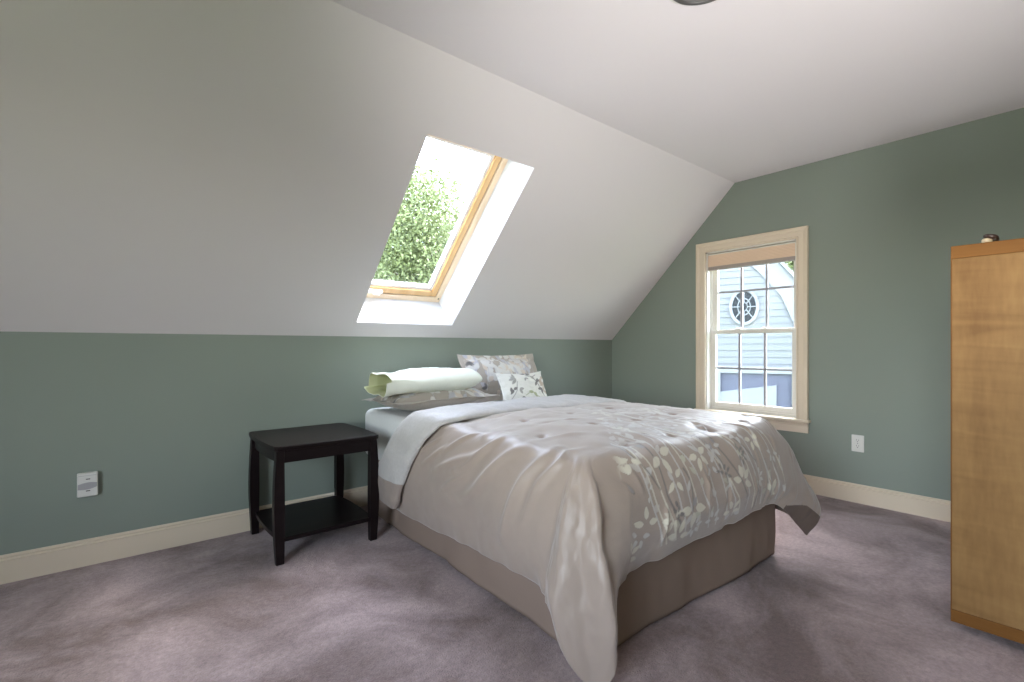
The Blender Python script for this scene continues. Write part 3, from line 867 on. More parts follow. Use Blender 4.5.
    cr = [(-.02, 1.62, -.34, 1.28, .022, .016), (.02, 1.50, -.22, 1.26, .016, .011), (-.06, 1.42, -.26, 1.12, .014, .010), (.02, 1.76, -.40, 1.58, .024, .016),
          (-.12, 1.15, -.27, 1.02, .013, .009), (-.10, 1.06, -.24, .95, .012, .007), (.06, 1.84, -.30, 1.72, .02, .011), (-.18, 1.33, -.33, 1.22, .012, .008),
          (.02, 1.30, -.16, 1.14, .014, .008), (.22, 1.72, .02, 1.62, .02, .006), (.10, 1.40, -.05, 1.32, .018, .006)]
    for c in cr: d = d + crease(*c)
    rg = random.Random(5)
    for k in range(46):                                       # short vertical puckers along the stitched foot panel
        u = .12 + 1.30 * rg.random(); v = 1.78 + .45 * rg.random()
        d = d + crease(u, v, u + rg.uniform(-.05, .05), v + rg.uniform(.08, .22), .010, rg.uniform(-.004, .006))
    for k in range(40):                                       # wrinkles on the top
        u = .15 + 1.15 * rg.random(); v = 1.0 + .75 * rg.random(); a = rg.uniform(-.6, .6)
        ln = rg.uniform(.08, .22)
        d = d + crease(u, v, u + ln * math.cos(a), v + ln * math.sin(a), .014, rg.uniform(-.005, .006))
    # tufting stitches
    for i, u in enumerate(np.arange(.10, 1.4, .30)):
        for j, v in enumerate(np.arange(.98, 1.95, .30)):
            uu = u + (.15 if j % 2 else 0); r = np.hypot(U - uu, (V - v))
            d = d - .017 * np.exp(-(r / .020) ** 2) + .008 * np.exp(-((r - .12) / .06) ** 2)
    # folds running down the ear
    ear = np.clip(1 - np.abs(T - 1.58) / .34, 0, 1) * np.clip((.55 - Sx) / .25, 0, 1)
    d = d + ear * (.011 * np.sin((T - 1.2) * 26 + Sx * 4) + .013 * fbm(T * 6, Sx * 6, 21, 4))
    hemw = np.clip((.10 - Sx) / .10, 0, 1)
    d = d + hemw * .006 * vnoise(T * 16, T * 0, 31)
    fade = np.clip((1.46 - Sx) / .25, 0, 1)
    nrm = nrm * fade[..., None] + np.array([0, 0, 1.]) * (1 - fade[..., None])
    G = G + nrm * (d * fade ** .5)[..., None]
    G[..., 2] = np.maximum(G[..., 2], .012)
    # ---- floral print: stems climbing from the foot hem over the top
    pr = Print(U, V)
    CREAM = (.60, .57, .47); PALE = (.52, .51, .49); DARK = (.11, .10, .10); GREY = (.26, .25, .26); SAGE = (.46, .46, .36)
    rg = random.Random(23)
    def stem(u, v0, v1, lean, col, w, leaves, lcol, lsz=.055, side_al=1.0):
        n = 14; pts = []
        for i in range(n):
            q = i / (n - 1); pts.append((u + lean * q + .018 * math.sin(q * 5 + u * 9), v0 + (v1 - v0) * q))
        pr.line(pts, w, col, .005, .85)
        for k in range(leaves):
            q = rg.uniform(.05, .98); i = min(n - 2, int(q * (n - 1))); p = pts[i]
            a = -PI / 2 + rg.choice((-1, 1)) * rg.uniform(.35, 1.2)
            pr.leaf(p[0], p[1], a, lsz * rg.uniform(.7, 1.25), lsz * rg.uniform(.20, .32), lcol, .005, side_al, False)
    for k in range(19):
        u = .22 + 1.02 * (k + .5 * rg.random()) / 19
        stem(u + .05, 2.31, rg.uniform(1.15, 1.72), rg.uniform(-.30, -.14), rg.choice((PALE, PALE, CREAM)), .0042, rg.randint(3, 7), rg.choice((CREAM, PALE, PALE, SAGE)), .045, rg.choice((.8, .55, .9)))
    for u, v0, v1, ln in ((.37, 2.20, 1.86, -.10), (.28, 2.10, 1.80, -.14), (.84, 2.24, 1.90, -.12), (.72, 2.14, 1.84, -.10), (.95, 2.10, 1.80, -.16), (.14, 2.09, 1.99, -.04), (.48, 2.28, 2.05, -.03)):
        stem(u, v0, v1, ln, DARK, .0036, 1, GREY, .04, .8)
    def spray(u, v, a0, n, ln, col, al=1.0):
        for k in range(n):
            a = a0 + (k - (n - 1) / 2) * (4.4 / n)
            pr.leaf(u + .014 * math.cos(a), v + .014 * math.sin(a), a, ln * .78, ln * .20, col, .004, al)
    for u, v, a, n, ln in ((.115, 1.985, PI / 2, 5, .062), (.17, 1.975, PI / 2 + .3, 3, .055), (.35, 1.985, 1.2, 3, .085), (.47, 2.20, 1.6, 3, .088), (.34, 2.21, 1.4, 4, .058),
                           (.395, 2.30, -1.4, 3, .075), (.49, 2.28, .6, 5, .05), (.20, 2.20, -1.5, 3, .060), (.17, 2.235, 1.8, 4, .048), (.13, 2.30, -1.2, 4, .056), (.57, 2.01, 1.3, 4, .070),
                           (.63, 2.06, .8, 3, .05), (.83, 2.16, -1.2, 4, .075), (.76, 2.28, -1.5, 4, .060), (1.09, 2.25, -1.0, 3, .065), (.97, 2.17, .4, 5, .042), (1.00, 2.00, 1.5, 4, .060),
                           (.90, 1.96, 1.2, 4, .05), (.62, 2.28, -1.5, 4, .05), (.70, 1.99, 1.6, 4, .05), (1.14, 2.08, 1.8, 4, .045), (.38, 2.08, .9, 3, .06), (.22, 2.10, .4, 2, .03)):
        spray(u, v, a, n, ln, CREAM if ln > .052 else PALE, .95)
    for k in range(95):                                       # pale sprays scattered over the top
        spray(rg.uniform(.20, 1.38), rg.uniform(1.02, 1.90), rg.uniform(0, 6.3), rg.randint(3, 5), rg.uniform(.04, .075), rg.choice((PALE, PALE, CREAM)), rg.uniform(.35, .7))
    for u, v in ((.385, 2.19), (.37, 2.21), (.85, 2.04), (.86, 2.06), (.70, 2.10), (.72, 2.11)):
        spray(u, v, rg.uniform(0, 6), 4, .036, DARK, .85)
    pr.c[..., 3] *= np.clip((T - 1.90) / .05, 0, 1) * np.clip((4.1 - T) / .3, 0, 1)
    me = grid_mesh('printed_shell', bed_w(G) - org, rgba=pr.c)
    fm = np.zeros((len(tt) - 1, len(sv) - 1), int); fm[(T[:-1, :-1] > 3.24) & (T[:-1, :-1] < 3.56) & (Sx[:-1, :-1] < .092 * np.clip((T[:-1, :-1] - 3.20) / .16, 0, 1))] = 1  # far corner flap below the ridge painted dark as shade
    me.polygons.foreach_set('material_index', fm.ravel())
    bmx = bmesh.new(); bmx.from_mesh(me); bmx.verts.ensure_lookup_table()
    inner = [bmx.verts[i] for i in np.nonzero(Sx.ravel() > 1.22)[0].tolist()]
    bmesh.ops.remove_doubles(bmx, verts=inner, dist=.004)
    bmx.to_mesh(me); bmx.free()
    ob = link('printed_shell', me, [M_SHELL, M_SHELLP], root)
    md = ob.modifiers.new('thick', 'SOLIDIFY'); md.thickness = .014; md.offset = -1
    vg = ob.vertex_groups.new(name='thick')
    zc = np.empty(len(me.vertices) * 3); me.vertices.foreach_get('co', zc); zc = zc[2::3] + org[2]
    wv = np.clip((TOPZ + .01 - zc) / .03, 0, 1)
    for lv in range(1, 11):
        ids = np.nonzero(np.rint(wv * 10) == lv)[0].tolist()
        if ids: vg.add(ids, lv / 10, 'REPLACE')
    md.vertex_group = 'thick'; md.thickness_vertex_group = 0.12
    # decide the side: faces should look outwards
    me.update()
    zt = [p.normal.z for p in me.polygons if p.center.z > TOPZ - org[2] + .012]
    flip = sum(zt) < 0
    if flip:
        me.flip_normals()
    md.offset = -1
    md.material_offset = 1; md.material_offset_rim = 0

    # ---- the turned-down lining: a puffy band across the bed, hanging at both sides
    # (x, z, y of the head edge, y of the foot edge) along the band from the left hem over the bed to the right
    PT = [(-.122, .200, .40, .68), (-.130, .30, .36, .72), (-.126, .42, .46, .80), (-.115, .53, .55, .875), (-.094, .62, .62, .945), (-.05, .688, .67, 1.0), (.06, .711, .70, 1.03),
          (.35, .718, .67, 1.05), (.65, .722, .64, 1.09), (.95, .719, .63, 1.10), (1.20, .707, .63, 1.09), (1.33, .680, .63, 1.06), (1.42, .62, .61, 1.0), (1.46, .52, .60, .97), (1.47, .40, .58, .95)]
    PT = np.array(PT); pk = PT[:, :2]; dl = np.concatenate([[0], np.cumsum(np.hypot(*np.diff(pk, axis=0).T))])
    nt = 300; tv = np.linspace(0, dl[-1], nt)
    C4 = crom(dl, PT, tv); c2 = C4[:, :2]; y_head = C4[:, 2]; y_foot = C4[:, 3]
    tang = np.gradient(c2, axis=0); tang /= np.linalg.norm(tang, axis=1, keepdims=True)
    nor = np.stack([-tang[:, 1], tang[:, 0]], 1)              # outwards / up
    nor *= np.sign(nor[nt // 2, 1])
    # cross-section (closed): along v from the foot edge over the top to the rolled head edge and back below
    ns = 44; ph = np.linspace(0, 2 * PI, ns, False)
    cx = np.cos(ph); cz = np.sin(ph)
    prof_v = np.sign(cx) * np.abs(cx) ** .72                  # +1 = foot edge, -1 = head roll
    thick = np.interp(prof_v, [-1, -.7, 0, .6, 1], [.030, .031, .030, .033, .034])
    prof_n = np.sign(cz) * np.abs(cz) ** .8 * thick * np.where(cz > 0, 1, .55)
    G = np.zeros((nt, ns, 3))
    ym = (y_head + y_foot) / 2; yh = (y_foot - y_head) / 2
    endr = np.sqrt(np.clip(1 - (1 - np.clip(tv / .07, 0, 1)) ** 2, .02, 1)); yh = yh * (.55 + .45 * endr)
    prof_n = prof_n[None] * (.25 + .75 * endr[:, None])
    vv = ym[:, None] + yh[:, None] * prof_v[None]
    Lg = np.repeat(tv[:, None], ns, 1)
    wr = .006 * fbm(Lg * 4, vv * 6, 41, 4) + .003 * fbm(Lg * 14, vv * 14, 43, 3)
    off = prof_n + np.where(cz > -.2, 1, 0)[None] * wr
    G[..., 0] = c2[:, None, 0] + nor[:, None, 0] * off
    G[..., 1] = vv + .012 * vnoise(Lg * 5, Lg * 0, 6)
    G[..., 2] = c2[:, None, 1] + nor[:, None, 1] * off
    W_ = bed_w(G) - org
    me = bpy.data.meshes.new('turned_down_lining')
    idx = np.arange(nt * ns).reshape(nt, ns); idx2 = np.roll(idx, -1, axis=1)
    q = np.stack([idx[:-1], idx2[:-1], idx2[1:], idx[1:]], -1).reshape(-1, 4)
    faces = q.tolist() + [idx[0].tolist(), idx[-1][::-1].tolist()]
    me.from_pydata(W_.reshape(-1, 3).tolist(), [], faces)
    o2 = link('turned_down_lining', me, [M_LINING, M_ROLL], root, True)
    nb = int(np.searchsorted(tv, .150))
    mi = np.zeros(len(faces), int); mi[:nb * ns] = 1; mi[len(q)] = 1
    me.polygons.foreach_set('material_index', mi)
    bmx = bmesh.new(); bmx.from_mesh(me); bmesh.ops.recalc_face_normals(bmx, faces=bmx.faces); bmx.to_mesh(me); bmx.free()
comforter()

# ------------------------------------------------------------------ pillows
def pillow_grid(w, h, t, n=90, m=70, flange=0.0, pinch=.10, seed=0, wr=1.0):
    """closed cushion: front and back sheets in (x, y), thickness along z"""
    a = np.linspace(-1, 1, n); b = np.linspace(-1, 1, m)
    A, B = np.meshgrid(a, b, indexing='ij')
    fw = 1 - 2 * flange / w if flange else 1; fh = 1 - 2 * flange / h if flange else 1
    pa = np.clip(np.abs(A) / fw, 0, 1); pb = np.clip(np.abs(B) / fh, 0, 1)
    prof = ((1 - pa ** 2.6) * (1 - pb ** 2.6)) ** .55
    # edges drawn in between the corners
    X = A * w / 2 * (1 - pinch * (1 - B ** 2) * .35 * np.abs(A)); Y = B * h / 2 * (1 - pinch * (1 - A ** 2) * .6 * np.abs(B))
    z = t / 2 * prof
    wn = wr * (.006 * fbm(A * 2.5 + seed, B * 2.5, seed, 4) + .004 * np.sin(np.arctan2(np.abs(B) - .9, np.abs(A) - .9) * 9) * (pa * pb) ** 3)
    front = np.stack([X, Y, z + wn * (prof > .02)], -1); back = np.stack([X, Y, -z + wn * (prof > .02) * .6], -1)
    if flange:
        fl = np.where(prof <= .02, .005 * vnoise(A * 6, B * 6, seed + 4), 0)
        front[..., 2] += fl + .0015; back[..., 2] += fl - .0015
    return A, B, front, back

def pillow_mesh(name, front, back, M, org, m, parent, rgba=None):
    n, mm = front.shape[:2]
    def tr(G):
        R = np.array(M.to_3x3()); t = np.array(M.to_translation())
        return G @ R.T + t
    F = bed_w(tr(front)) - org; B = bed_w(tr(back)) - org
    v = np.concatenate([F.reshape(-1, 3), B.reshape(-1, 3)])
    i = np.arange(n * mm).reshape(n, mm); j = i + n * mm
    q = np.stack([i[:-1, :-1], i[1:, :-1], i[1:, 1:], i[:-1, 1:]], -1).reshape(-1, 4).tolist()
    q += np.stack([j[:-1, :-1], j[:-1, 1:], j[1:, 1:], j[1:, :-1]], -1).reshape(-1, 4).tolist()
    ring = list(i[:, 0]) + list(i[-1, 1:]) + list(i[-2::-1, -1]) + list(i[0, -2:0:-1])
    for k in range(len(ring)):
        a, b = ring[k], ring[(k + 1) % len(ring)]
        q.append([int(a), int(a + n * mm), int(b + n * mm), int(b)])
    me = bpy.data.meshes.new(name); me.from_pydata(v.tolist(), [], q)
    bmx = bmesh.new(); bmx.from_mesh(me); bmesh.ops.recalc_face_normals(bmx, faces=bmx.faces); bmx.to_mesh(me); bmx.free()
    if rgba is not None:
        a = me.color_attributes.new('print', 'FLOAT_COLOR', 'POINT')
        r = np.concatenate([rgba.reshape(-1, 4), np.zeros((n * mm, 4))]).astype(np.float32)
        a.data.foreach_set('color', r.ravel())
    return link(name, me, m, parent, True)

def sham_print(A, B, w, h, seed, dens=1.0):
    U, V = A * w / 2, B * h / 2
    p = Print(U, V); rg = random.Random(seed)
    PALE = (.66, .65, .63); GREY = (.46, .46, .52); DK = (.09, .09, .10); WARM = (.62, .53, .44)
    for k in range(int(26 * dens)):
        u = rg.uniform(-w * .40, w * .40); v = rg.uniform(-h * .42, h * .1); x = rg.uniform(-.06, .06)
        p.line([(u, v), (u + x * .5, v + .1), (u + x, v + .2)], .003, rg.choice((PALE, GREY)), .004, .7)
        for j in range(6):
            q = rg.random(); a = PI / 2 + rg.choice((-1, 1)) * rg.uniform(.3, 1.1)
            p.leaf(u + x * q, v + .2 * q, a, rg.uniform(.045, .08), rg.uniform(.014, .022), rg.choice((PALE, PALE, PALE, WARM, GREY)), .005, .85)
    for u, v in ((-.30, .13), (.02, -.12), (.12, -.16), (-.22, -.10)):
        for j in range(3):
            p.leaf(u, v, rg.uniform(0, 6), .045, .012, DK, .005, .8)
    return p.c

def mtx(loc, rx=0, ry=0, rz=0):
    return Matrix.Translation(loc) @ Matrix.Rotation(rz, 4, 'Z') @ Matrix.Rotation(ry, 4, 'Y') @ Matrix.Rotation(rx, 4, 'X')

def make_pillow(name, label, cat, w, h, t, M, m, flange=0, seed=0, part='cover', pinch=.10, printer=None, **k):
    org = bed_w(np.array(M.to_translation()) * np.array([1, 1, 0]) + np.array([0, 0, BZ]))
    r = tag(empty(name, tuple(org)), label, cat)
    A, B, f, b = pillow_grid(w, h, t, flange=flange, seed=seed, pinch=pinch, n=140 if printer else 90, m=110 if printer else 70, **k)
    rgba = printer(A, B, w, h) if printer else None
    pillow_mesh(part, f, b, M, org, m, r, rgba)
    return r, org

# bottom sham lying flat at the left (local x across, local y to the foot, z up)
make_pillow('pillow', 'taupe floral pillow lying flat under the white pillow', 'pillow', .72, .52, .145, mtx((.285, .27, .744), rx=.03, ry=-.02, rz=.03), M_SHAM, .045, 3,
            printer=lambda A, B, w, h: sham_print(A, B, w, h, 4, .8))
# upright sham leaning on the wall
lean = math.radians(-48)
make_pillow('pillow', 'large taupe floral pillow propped upright against the wall behind the small cushion', 'pillow', .74, .39, .14, mtx((1.015, .085, .838), rx=math.radians(-63), rz=-.02), M_SHAM, .045, 9,
            printer=lambda A, B, w, h: sham_print(A, -B, w, h, 12, 1.1))

def cush_print(A, B, w, h):
    U, V = A * w / 2, -B * h / 2
    p = Print(U, V); rg = random.Random(3)
    DK = (.13, .12, .115); GR = (.30, .29, .27); TAN = (.45, .36, .28); GREEN = (.33, .36, .20)
    for pts, c in (([(.02, .12), (.07, .07), (.11, .0), (.15, -.09)], DK), ([(-.15, -.10), (-.10, -.03), (-.08, .03)], GR), ([(-.02, -.08), (.03, -.05), (.10, -.10)], GREEN), ([(.08, .07), (.12, .09)], DK)):
        p.line(pts, .003, c, .004, .9)
    for u, v, c, ln in ((-.10, .06, GR, .05), (-.09, .045, GR, .05), (-.13, -.03, DK, .045), (-.08, -.03, GR, .045), (-.15, -.05, DK, .04), (.03, .11, DK, .05), (.06, .08, GR, .045), (.10, .02, DK, .04),
                       (.12, .04, DK, .04), (.14, -.03, DK, .045), (.16, .05, TAN, .06), (.18, .02, TAN, .06), (.17, -.06, TAN, .05), (.05, -.06, GREEN, .05), (-.05, -.09, DK, .04), (.00, .06, GR, .03)):
        for j in range(2):
            p.leaf(u, v, rg.uniform(0, 6.28), ln, ln * .25, c, .004, .9)
    return p.c
make_pillow('cushion', 'small white cushion with dark floral sprigs in front of the propped pillow', 'cushion', .42, .25, .11, mtx((1.02, .315, .772), rx=math.radians(-64), rz=.03), M_CUSH, 0, 5, pinch=.26, printer=cush_print)

# white pillow in an open-ended case on top of the flat sham
def white_pillow():
    w, h, t = .50, .47, .15
    M = mtx((.278, .285, .851), rx=.04, ry=-.03, rz=.05)
    org = bed_w(np.array([.278, .285, .79]))
    r = tag(empty('pillow', tuple(org)), 'white pillow with its case open at one end, on top of the stack', 'pillow')
    # closed at +x, open at -x: rings along x
    n = 90; m = 96
    x = np.linspace(-w / 2 - .085, w / 2, n); ph = np.linspace(0, 2 * PI, m, False)
    q = (x + w / 2) / w                                      # <0 : loose case end
    hh = np.interp(q, [-.13, -.06, 0, .10, .5, .88, .96, 1], [.205, .205, .215, .228, .228, .232, .236, .232]) 
    # thickness: gaping mouth, then the pillow body, flat at the far seam
    tt = np.interp(q, [-.13, -.09, -.03, .06, .16, .30, .5, .7, .86, .95, 1], [.080, .076, .070, .069, .074, .079, .083, .082, .076, .068, .050])
    X = np.repeat(x[:, None], m, 1); cy, cz = np.cos(ph), np.sin(ph)
    body = np.clip(q / .15, 0, 1)[:, None]
    Y = hh[:, None] * np.sign(cy) * np.abs(cy) ** (.62 + .35 * (1 - np.clip(q / .15, 0, 1)[:, None]))
    Zs = np.sign(cz) * np.abs(cz) ** .95
    edge = np.abs(Y) / hh[:, None]
    lens = np.clip(1 - edge ** 3.6, 0, 1) ** .5
    Z = tt[:, None] * np.where(body > 0, Zs * .35 * (1 - edge ** 4) + np.sign(cz) * lens * .65, 0) * body + (1 - body) * tt[:, None] * Zs * (1 - .25 * edge)
    wr = .009 * fbm(X * 8, Y * 6 + np.sign(Zs), 51, 4) * np.clip((1 - edge) * 4, 0, 1)
    # cuffs ruffle at the mouth
    ru = (1 - body) * (.013 * np.sin(3 * ph + .6)[None] + .008 * np.sin(5 * ph + 2.0)[None])
    G = np.stack([X - .03 * (1 - body) * (cz[None] < 0) - .02 * ru, Y, Z + wr + ru + (1 - body) * .004], -1)
    R = np.array(M.to_3x3()); tr = np.array(M.to_translation())
    W_ = bed_w(G @ R.T + tr) - org
    me = bpy.data.meshes.new('pillowcase')
    idx = np.arange(n * m).reshape(n, m); i2 = np.roll(idx, -1, axis=1)
    F = np.stack([idx[:-1], i2[:-1], i2[1:], idx[1:]], -1).reshape(-1, 4).tolist() + [idx[-1].tolist()]
    me.from_pydata(W_.reshape(-1, 3).tolist(), [], F)
    o = link('pillowcase', me, [M_WHITECASE, M_CASEIN], r, True)
    bmx = bmesh.new(); bmx.from_mesh(me); bmesh.ops.recalc_face_normals(bmx, faces=bmx.faces)
    bmx.to_mesh(me); bmx.free()
    md = o.modifiers.new('thick', 'SOLIDIFY'); md.thickness = .003; md.offset = -1; md.material_offset = 1
    # the pillow end inside the mouth
    bm = bmesh.new()
    prof = []
    for k in range(9):
        a = PI / 2 * k / 8; prof.append((math.cos(a), math.sin(a)))
    rings = []
    for c, s in prof:
        ring_ = []
        for k in range(40):
            a = 2 * PI * k / 40
            p = np.array([-w / 2 + .16 - .12 * s, .215 * c * math.cos(a), .046 * c * math.sin(a)])
            ring_.append(bm.verts.new(Vector(bed_w(p @ R.T + tr) - org)))
        rings.append(ring_)
    for A_, B_ in zip(rings[:-1], rings[1:-1]):
        for k in range(40): bm.faces.new([A_[k], A_[(k + 1) % 40], B_[(k + 1) % 40], B_[k]])
    bm.faces.new(rings[-2])
    fin('pillow_insert', bm, M_CASEIN, r, True)
white_pillow()

# ------------------------------------------------------------------ outside
GZ = -2.9
bm = bmesh.new(); box(bm, -60, 80, -60, 80, GZ - .3, GZ); struct('ground', bm, M_GROUND)

def neighbour():
    HX = 8.6
    o = tag(empty('house', (HX, .5, GZ), math.radians(24)), 'white clapboard house outside the window with an oval window under a steep rake', 'house')
    org = Vector((HX, .5, GZ))
    def sub(bm):
        for v in bm.verts: v.co -= org
    # the gable end faces this room; its rake falls steeply to the right
    RD = [(-.95, -.20), (-.05, 2.08), (.35, 2.58), (2.2, 4.4)]
    RL = [(4.05, 2.58), (4.45, 2.08), (5.35, -.20)]
    RK = [Vector((HX, 5.35, GZ)), Vector((HX, -.95, GZ))] + [Vector((HX, y, z)) for y, z in RD + RL]
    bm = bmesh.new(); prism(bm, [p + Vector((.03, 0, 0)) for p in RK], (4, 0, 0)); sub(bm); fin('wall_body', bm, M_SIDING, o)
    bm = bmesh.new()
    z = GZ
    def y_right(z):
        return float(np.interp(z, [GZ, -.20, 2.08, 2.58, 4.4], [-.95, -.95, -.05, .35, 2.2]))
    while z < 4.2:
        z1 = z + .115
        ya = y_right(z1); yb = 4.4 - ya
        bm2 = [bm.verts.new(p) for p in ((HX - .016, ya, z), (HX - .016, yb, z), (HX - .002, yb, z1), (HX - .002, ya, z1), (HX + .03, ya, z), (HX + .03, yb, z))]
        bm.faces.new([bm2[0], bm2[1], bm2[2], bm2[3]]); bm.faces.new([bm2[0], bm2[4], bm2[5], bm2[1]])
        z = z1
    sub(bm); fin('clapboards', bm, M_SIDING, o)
    # rake board and roof overhang
    def strip(o0, o1):
        P = [Vector((0, y, z)) for y, z in RD + RL]
        ns = []
        for a, b in zip(P, P[1:]):
            u = (b - a).normalized(); ns.append(Vector((0, -u.z, u.y)))
        def off(d):
            out = []
            for k, p in enumerate(P):
                if k in (0, len(P) - 1): out.append(p + ns[0 if k == 0 else -1] * d)
                else:
                    m = (ns[k - 1] + ns[k]); m = m / m.length_squared * 2
                    out.append(p + m * d)
            return out
        return off(o0), off(o1)
    def slab(bm, o0, o1, x0, dx):
        A, B = strip(o0, o1)
        for k in range(len(A) - 1):
            prism(bm, [Vector((x0, q.y, q.z)) for q in (A[k], A[k + 1], B[k + 1], B[k])], (dx, 0, 0))
    bm = bmesh.new(); slab(bm, -.30, .015, HX, -.05); bmesh.ops.remove_doubles(bm, verts=bm.verts, dist=1e-4); sub(bm); fin('rake_board', bm, M_EXTTRIM, o)
    bm = bmesh.new(); slab(bm, .018, .07, HX - .12, 4.3); bmesh.ops.remove_doubles(bm, verts=bm.verts, dist=1e-4); sub(bm); fin('roof', bm, M_EXTTRIM, o)
    # oval window with a spoked grille
    oy, oz, ra, rb = OV
    def oval(bm, a, b, x, d, n=40):
        prism(bm, [Vector((x, oy + a * math.cos(2 * PI * k / n), oz + b * math.sin(2 * PI * k / n))) for k in range(n)], (d, 0, 0))
    def oring(bm, a0, b0, a1, b1, x0, x1, n=44):
        V = []
        for (a, b, x) in ((a0, b0, x0), (a1, b1, x0), (a1, b1, x1), (a0, b0, x1)):
            V.append([bm.verts.new((x, oy + a * math.cos(2 * PI * k / n), oz + b * math.sin(2 * PI * k / n))) for k in range(n)])
        for i in range(4):
            A, B = V[i], V[(i + 1) % 4]
            for k in range(n): bm.faces.new([A[k], A[(k + 1) % n], B[(k + 1) % n], B[k]])
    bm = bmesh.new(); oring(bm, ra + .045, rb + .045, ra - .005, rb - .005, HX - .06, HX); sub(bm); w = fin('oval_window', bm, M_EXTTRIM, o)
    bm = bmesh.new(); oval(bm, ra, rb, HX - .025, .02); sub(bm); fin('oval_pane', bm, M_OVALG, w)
    bm = bmesh.new()
    oring(bm, ra * .56, rb * .56, ra * .48, rb * .48, HX - .045, HX - .028); oring(bm, ra * .30, rb * .30, ra * .24, rb * .24, HX - .045, HX - .028)
    for k in range(8):
        a = 2 * PI * k / 8 + PI / 8 * 0
        p = Vector((HX - .037, oy + ra * .28 * math.cos(a), oz + rb * .28 * math.sin(a))); q = Vector((HX - .037, oy + ra * math.cos(a), oz + rb * math.sin(a)))
        tube(bm, [p, q], .010, 8)
    sub(bm); fin('grille', bm, M_EXTTRIM, w)
    # lower wing: wide flat garage front, painted in its lilac shade, with trim round it
    gy0, gy1, gz0, gz1 = GP
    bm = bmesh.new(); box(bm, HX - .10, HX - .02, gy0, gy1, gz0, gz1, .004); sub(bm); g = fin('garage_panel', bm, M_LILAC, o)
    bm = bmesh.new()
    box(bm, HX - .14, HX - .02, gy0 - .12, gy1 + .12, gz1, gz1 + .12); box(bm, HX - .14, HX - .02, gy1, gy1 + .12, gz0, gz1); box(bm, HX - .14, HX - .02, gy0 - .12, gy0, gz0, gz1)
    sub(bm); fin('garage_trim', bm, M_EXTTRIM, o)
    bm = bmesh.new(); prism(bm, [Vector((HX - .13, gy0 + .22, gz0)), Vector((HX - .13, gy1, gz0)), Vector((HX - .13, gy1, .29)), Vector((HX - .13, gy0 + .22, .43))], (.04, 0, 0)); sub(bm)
    fin('unshaded_garage_panel', bm, M_EXTTRIM, o)  # slanted panel shapes the garage area free of the painted shade
OV = (.77, 1.76, .19, .27)
GP = (.06, 1.14, -1.5, .62)
neighbour()

def tree(name, label, base, crown_c, crown_r, nleaf, seed, lsize=.13):
    o = tag(empty(name, base), label, 'tree')
    b = Vector(base); c = Vector(crown_c); r = Vector(crown_r)
    rng = np.random.default_rng(seed)
    # boughs
    bm = bmesh.new()
    tube(bm, [Vector((0, 0, 0)), Vector((.05, .05, (c.z - b.z) * .4)), Vector((0, .1, (c.z - b.z))), Vector((.1, 0, c.z - b.z + r.z * .5))], [.22, .17, .12, .05], 12)
    fin('trunk', bm, M_BARK, o)
    bm = bmesh.new()
    for k in range(14):
        a = rng.uniform(0, 2 * PI); z0 = (c.z - b.z) * rng.uniform(.55, 1.0)
        e = Vector((r.x * .75 * math.cos(a), r.y * .75 * math.sin(a), c.z - b.z + r.z * rng.uniform(-.4, .7)))
        m_ = Vector((e.x * .4, e.y * .4, (z0 + e.z) / 2 + .1))
        tube(bm, [Vector((0, .05, z0)), m_, e], [.07, .045, .015], 7)
    fin('boughs', bm, M_BARK, o)
    # crown: clumps of leaves
    nc = 70
    cl = rng.normal(size=(nc, 3)); cl /= np.linalg.norm(cl, axis=1, keepdims=True); cl *= rng.uniform(.35, 1.0, (nc, 1)) ** .5
    cr = rng.uniform(.22, .42, nc)
    k = rng.integers(0, nc, nleaf)
    d = rng.normal(size=(nleaf, 3)); d /= np.linalg.norm(d, axis=1, keepdims=True); d *= (rng.uniform(0, 1, (nleaf, 1)) ** .4)
    p = (cl[k] + d * cr[k][:, None]) * np.array(r) + np.array(c - b)
    ax = rng.normal(size=(nleaf, 3)); ax /= np.linalg.norm(ax, axis=1, keepdims=True)
    bx = np.cross(ax, rng.normal(size=(nleaf, 3))); bx /= np.linalg.norm(bx, axis=1, keepdims=True)
    sz = (lsize * rng.uniform(.6, 1.3, nleaf))[:, None]
    nn = np.cross(ax, bx)
    v = np.stack([p - ax * sz * .5, p + bx * sz * .28 + nn * sz * .06, p + ax * sz * .5, p - bx * sz * .28 + nn * sz * .06], 1).reshape(-1, 3)
    f = np.arange(nleaf * 4).reshape(-1, 4)
    me = bpy.data.meshes.new('crown'); me.from_pydata(v.tolist(), [], f.tolist())
    link('crown', me, M_LEAF, o)
tree('tree', 'bushy green tree seen through the skylight', (6.6, 10.2, GZ), (6.6, 10.2, 2.6), (3.7, 2.8, 3.45), 110000, 3, .10)
tree('tree', 'hazy darker tree standing farther behind the bushy one outside the skylight', (12.0, 19.0, GZ), (12.0, 19.0, 2.2), (5.5, 3.0, 4.0), 26000, 5, .34)
tree('tree', 'tall unseen tree added behind the white house to block the sun', (16.5, -4.6, GZ), (16.5, -4.6, 8.2), (2.6, 3.2, 6.0), 22000, 8, .28)  # added out of view to keep the sun out of the gable window
tree('tree', 'green treetop glimpsed past the steep roof edge of the white house', (16.2, 1.9, GZ), (16.2, 1.9, 2.6), (1.8, 1.9, 2.2), 16000, 12, .16)

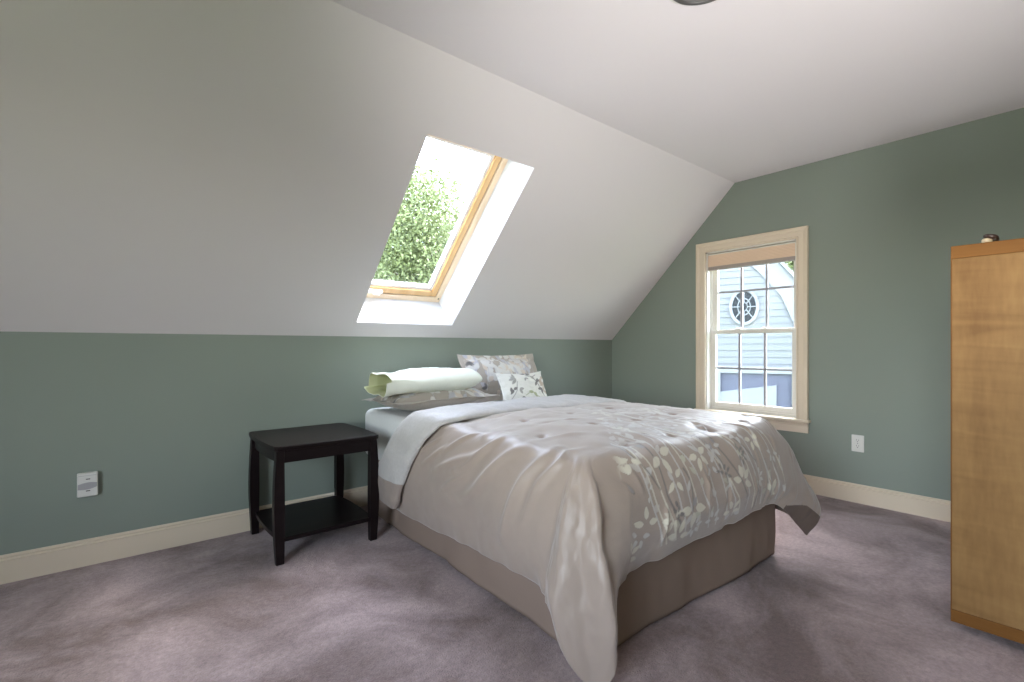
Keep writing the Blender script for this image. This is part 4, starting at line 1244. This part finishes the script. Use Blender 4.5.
# ------------------------------------------------------------------ light
w = bpy.data.worlds.new('sky'); SC.world = w; w.use_nodes = True
N = w.node_tree.nodes; K = w.node_tree.links
bg = N['Background']
st = N.new('ShaderNodeTexSky'); st.sky_type = 'NISHITA'; st.sun_disc = False
st.sun_elevation = math.radians(48); st.sun_rotation = math.radians(80); st.air_density = 1.0; st.dust_density = 1.5; st.altitude = 50
hs = N.new('ShaderNodeHueSaturation'); hs.inputs['Saturation'].default_value = .60
K.new(st.outputs[0], hs.inputs['Color']); K.new(hs.outputs[0], bg.inputs['Color']); bg.inputs['Strength'].default_value = 1.35

sun = bpy.data.lights.new('sun', 'SUN'); sun.energy = 4.0; sun.angle = math.radians(.6); sun.color = (1, .95, .86)
so = bpy.data.objects.new('sun', sun); COL.objects.link(so)
a_ = 1.5
sd = Vector((1, 0, 0)) * -2.0 + SU * -a_ + SN * -1.0
so.rotation_euler = sd.to_track_quat('-Z', 'Y').to_euler(); so.location = (6, -2, 8)

def portal(name, loc, nrm, sx, sy, xdir):
    l = bpy.data.lights.new(name, 'AREA'); l.shape = 'RECTANGLE'; l.size = sx; l.size_y = sy; l.cycles.is_portal = True
    o = bpy.data.objects.new(name, l); COL.objects.link(o)
    z = -Vector(nrm).normalized(); x = Vector(xdir).normalized(); y = z.cross(x)
    o.matrix_world = Matrix.Translation(loc) @ Matrix((x, y, z)).transposed().to_4x4()
portal('gable_window_portal', (L + .14, (WY0 + WY1) / 2, (WZ0 + WZ1) / 2), (-1, 0, 0), .72, 1.34, (0, 1, 0))
portal('skylight_portal', slope_pt((KX0 + KX1) / 2, (KS0 + KS1) / 2, .37), -SN, KX1 - KX0, KS1 - KS0, (1, 0, 0))
for a in PORTALS: portal(*a)

# added fill spot that brightens the ceiling, standing in for a flash
fl = bpy.data.lights.new('ceiling_fill_spot', 'SPOT'); fl.energy = 66; fl.spot_size = math.radians(84); fl.spot_blend = 1.0; fl.shadow_soft_size = .3; fl.color = (1, .97, .95)
fo = bpy.data.objects.new('ceiling_fill_spot', fl); COL.objects.link(fo)
fo.location = (.75, -3.45, .45); fo.rotation_euler = (Vector((2.2, -2.25, CZ)) - fo.location).to_track_quat('-Z', 'Y').to_euler()

# ------------------------------------------------------------------ camera
cam = bpy.data.cameras.new('camera'); co = bpy.data.objects.new('camera', cam); COL.objects.link(co)
cam.sensor_width = 36; cam.lens = 488.29 / 1024 * 36; cam.shift_y = 5.82 / 1024
cam.clip_start = .05; cam.clip_end = 300
co.location = CAM; co.rotation_euler = (PI / 2, 0, .8762 - PI / 2)
SC.camera = co

SC.view_settings.view_transform = 'Standard'; SC.view_settings.look = 'None'
SC.view_settings.gamma = 1.0; SC.view_settings.use_curve_mapping = False
SC.view_settings.exposure = 2.05
SC.cycles.use_denoising = True
SC.cycles.max_bounces = 14; SC.cycles.diffuse_bounces = 8; SC.cycles.transparent_max_bounces = 16
SC.cycles.sample_clamp_indirect = 4.0
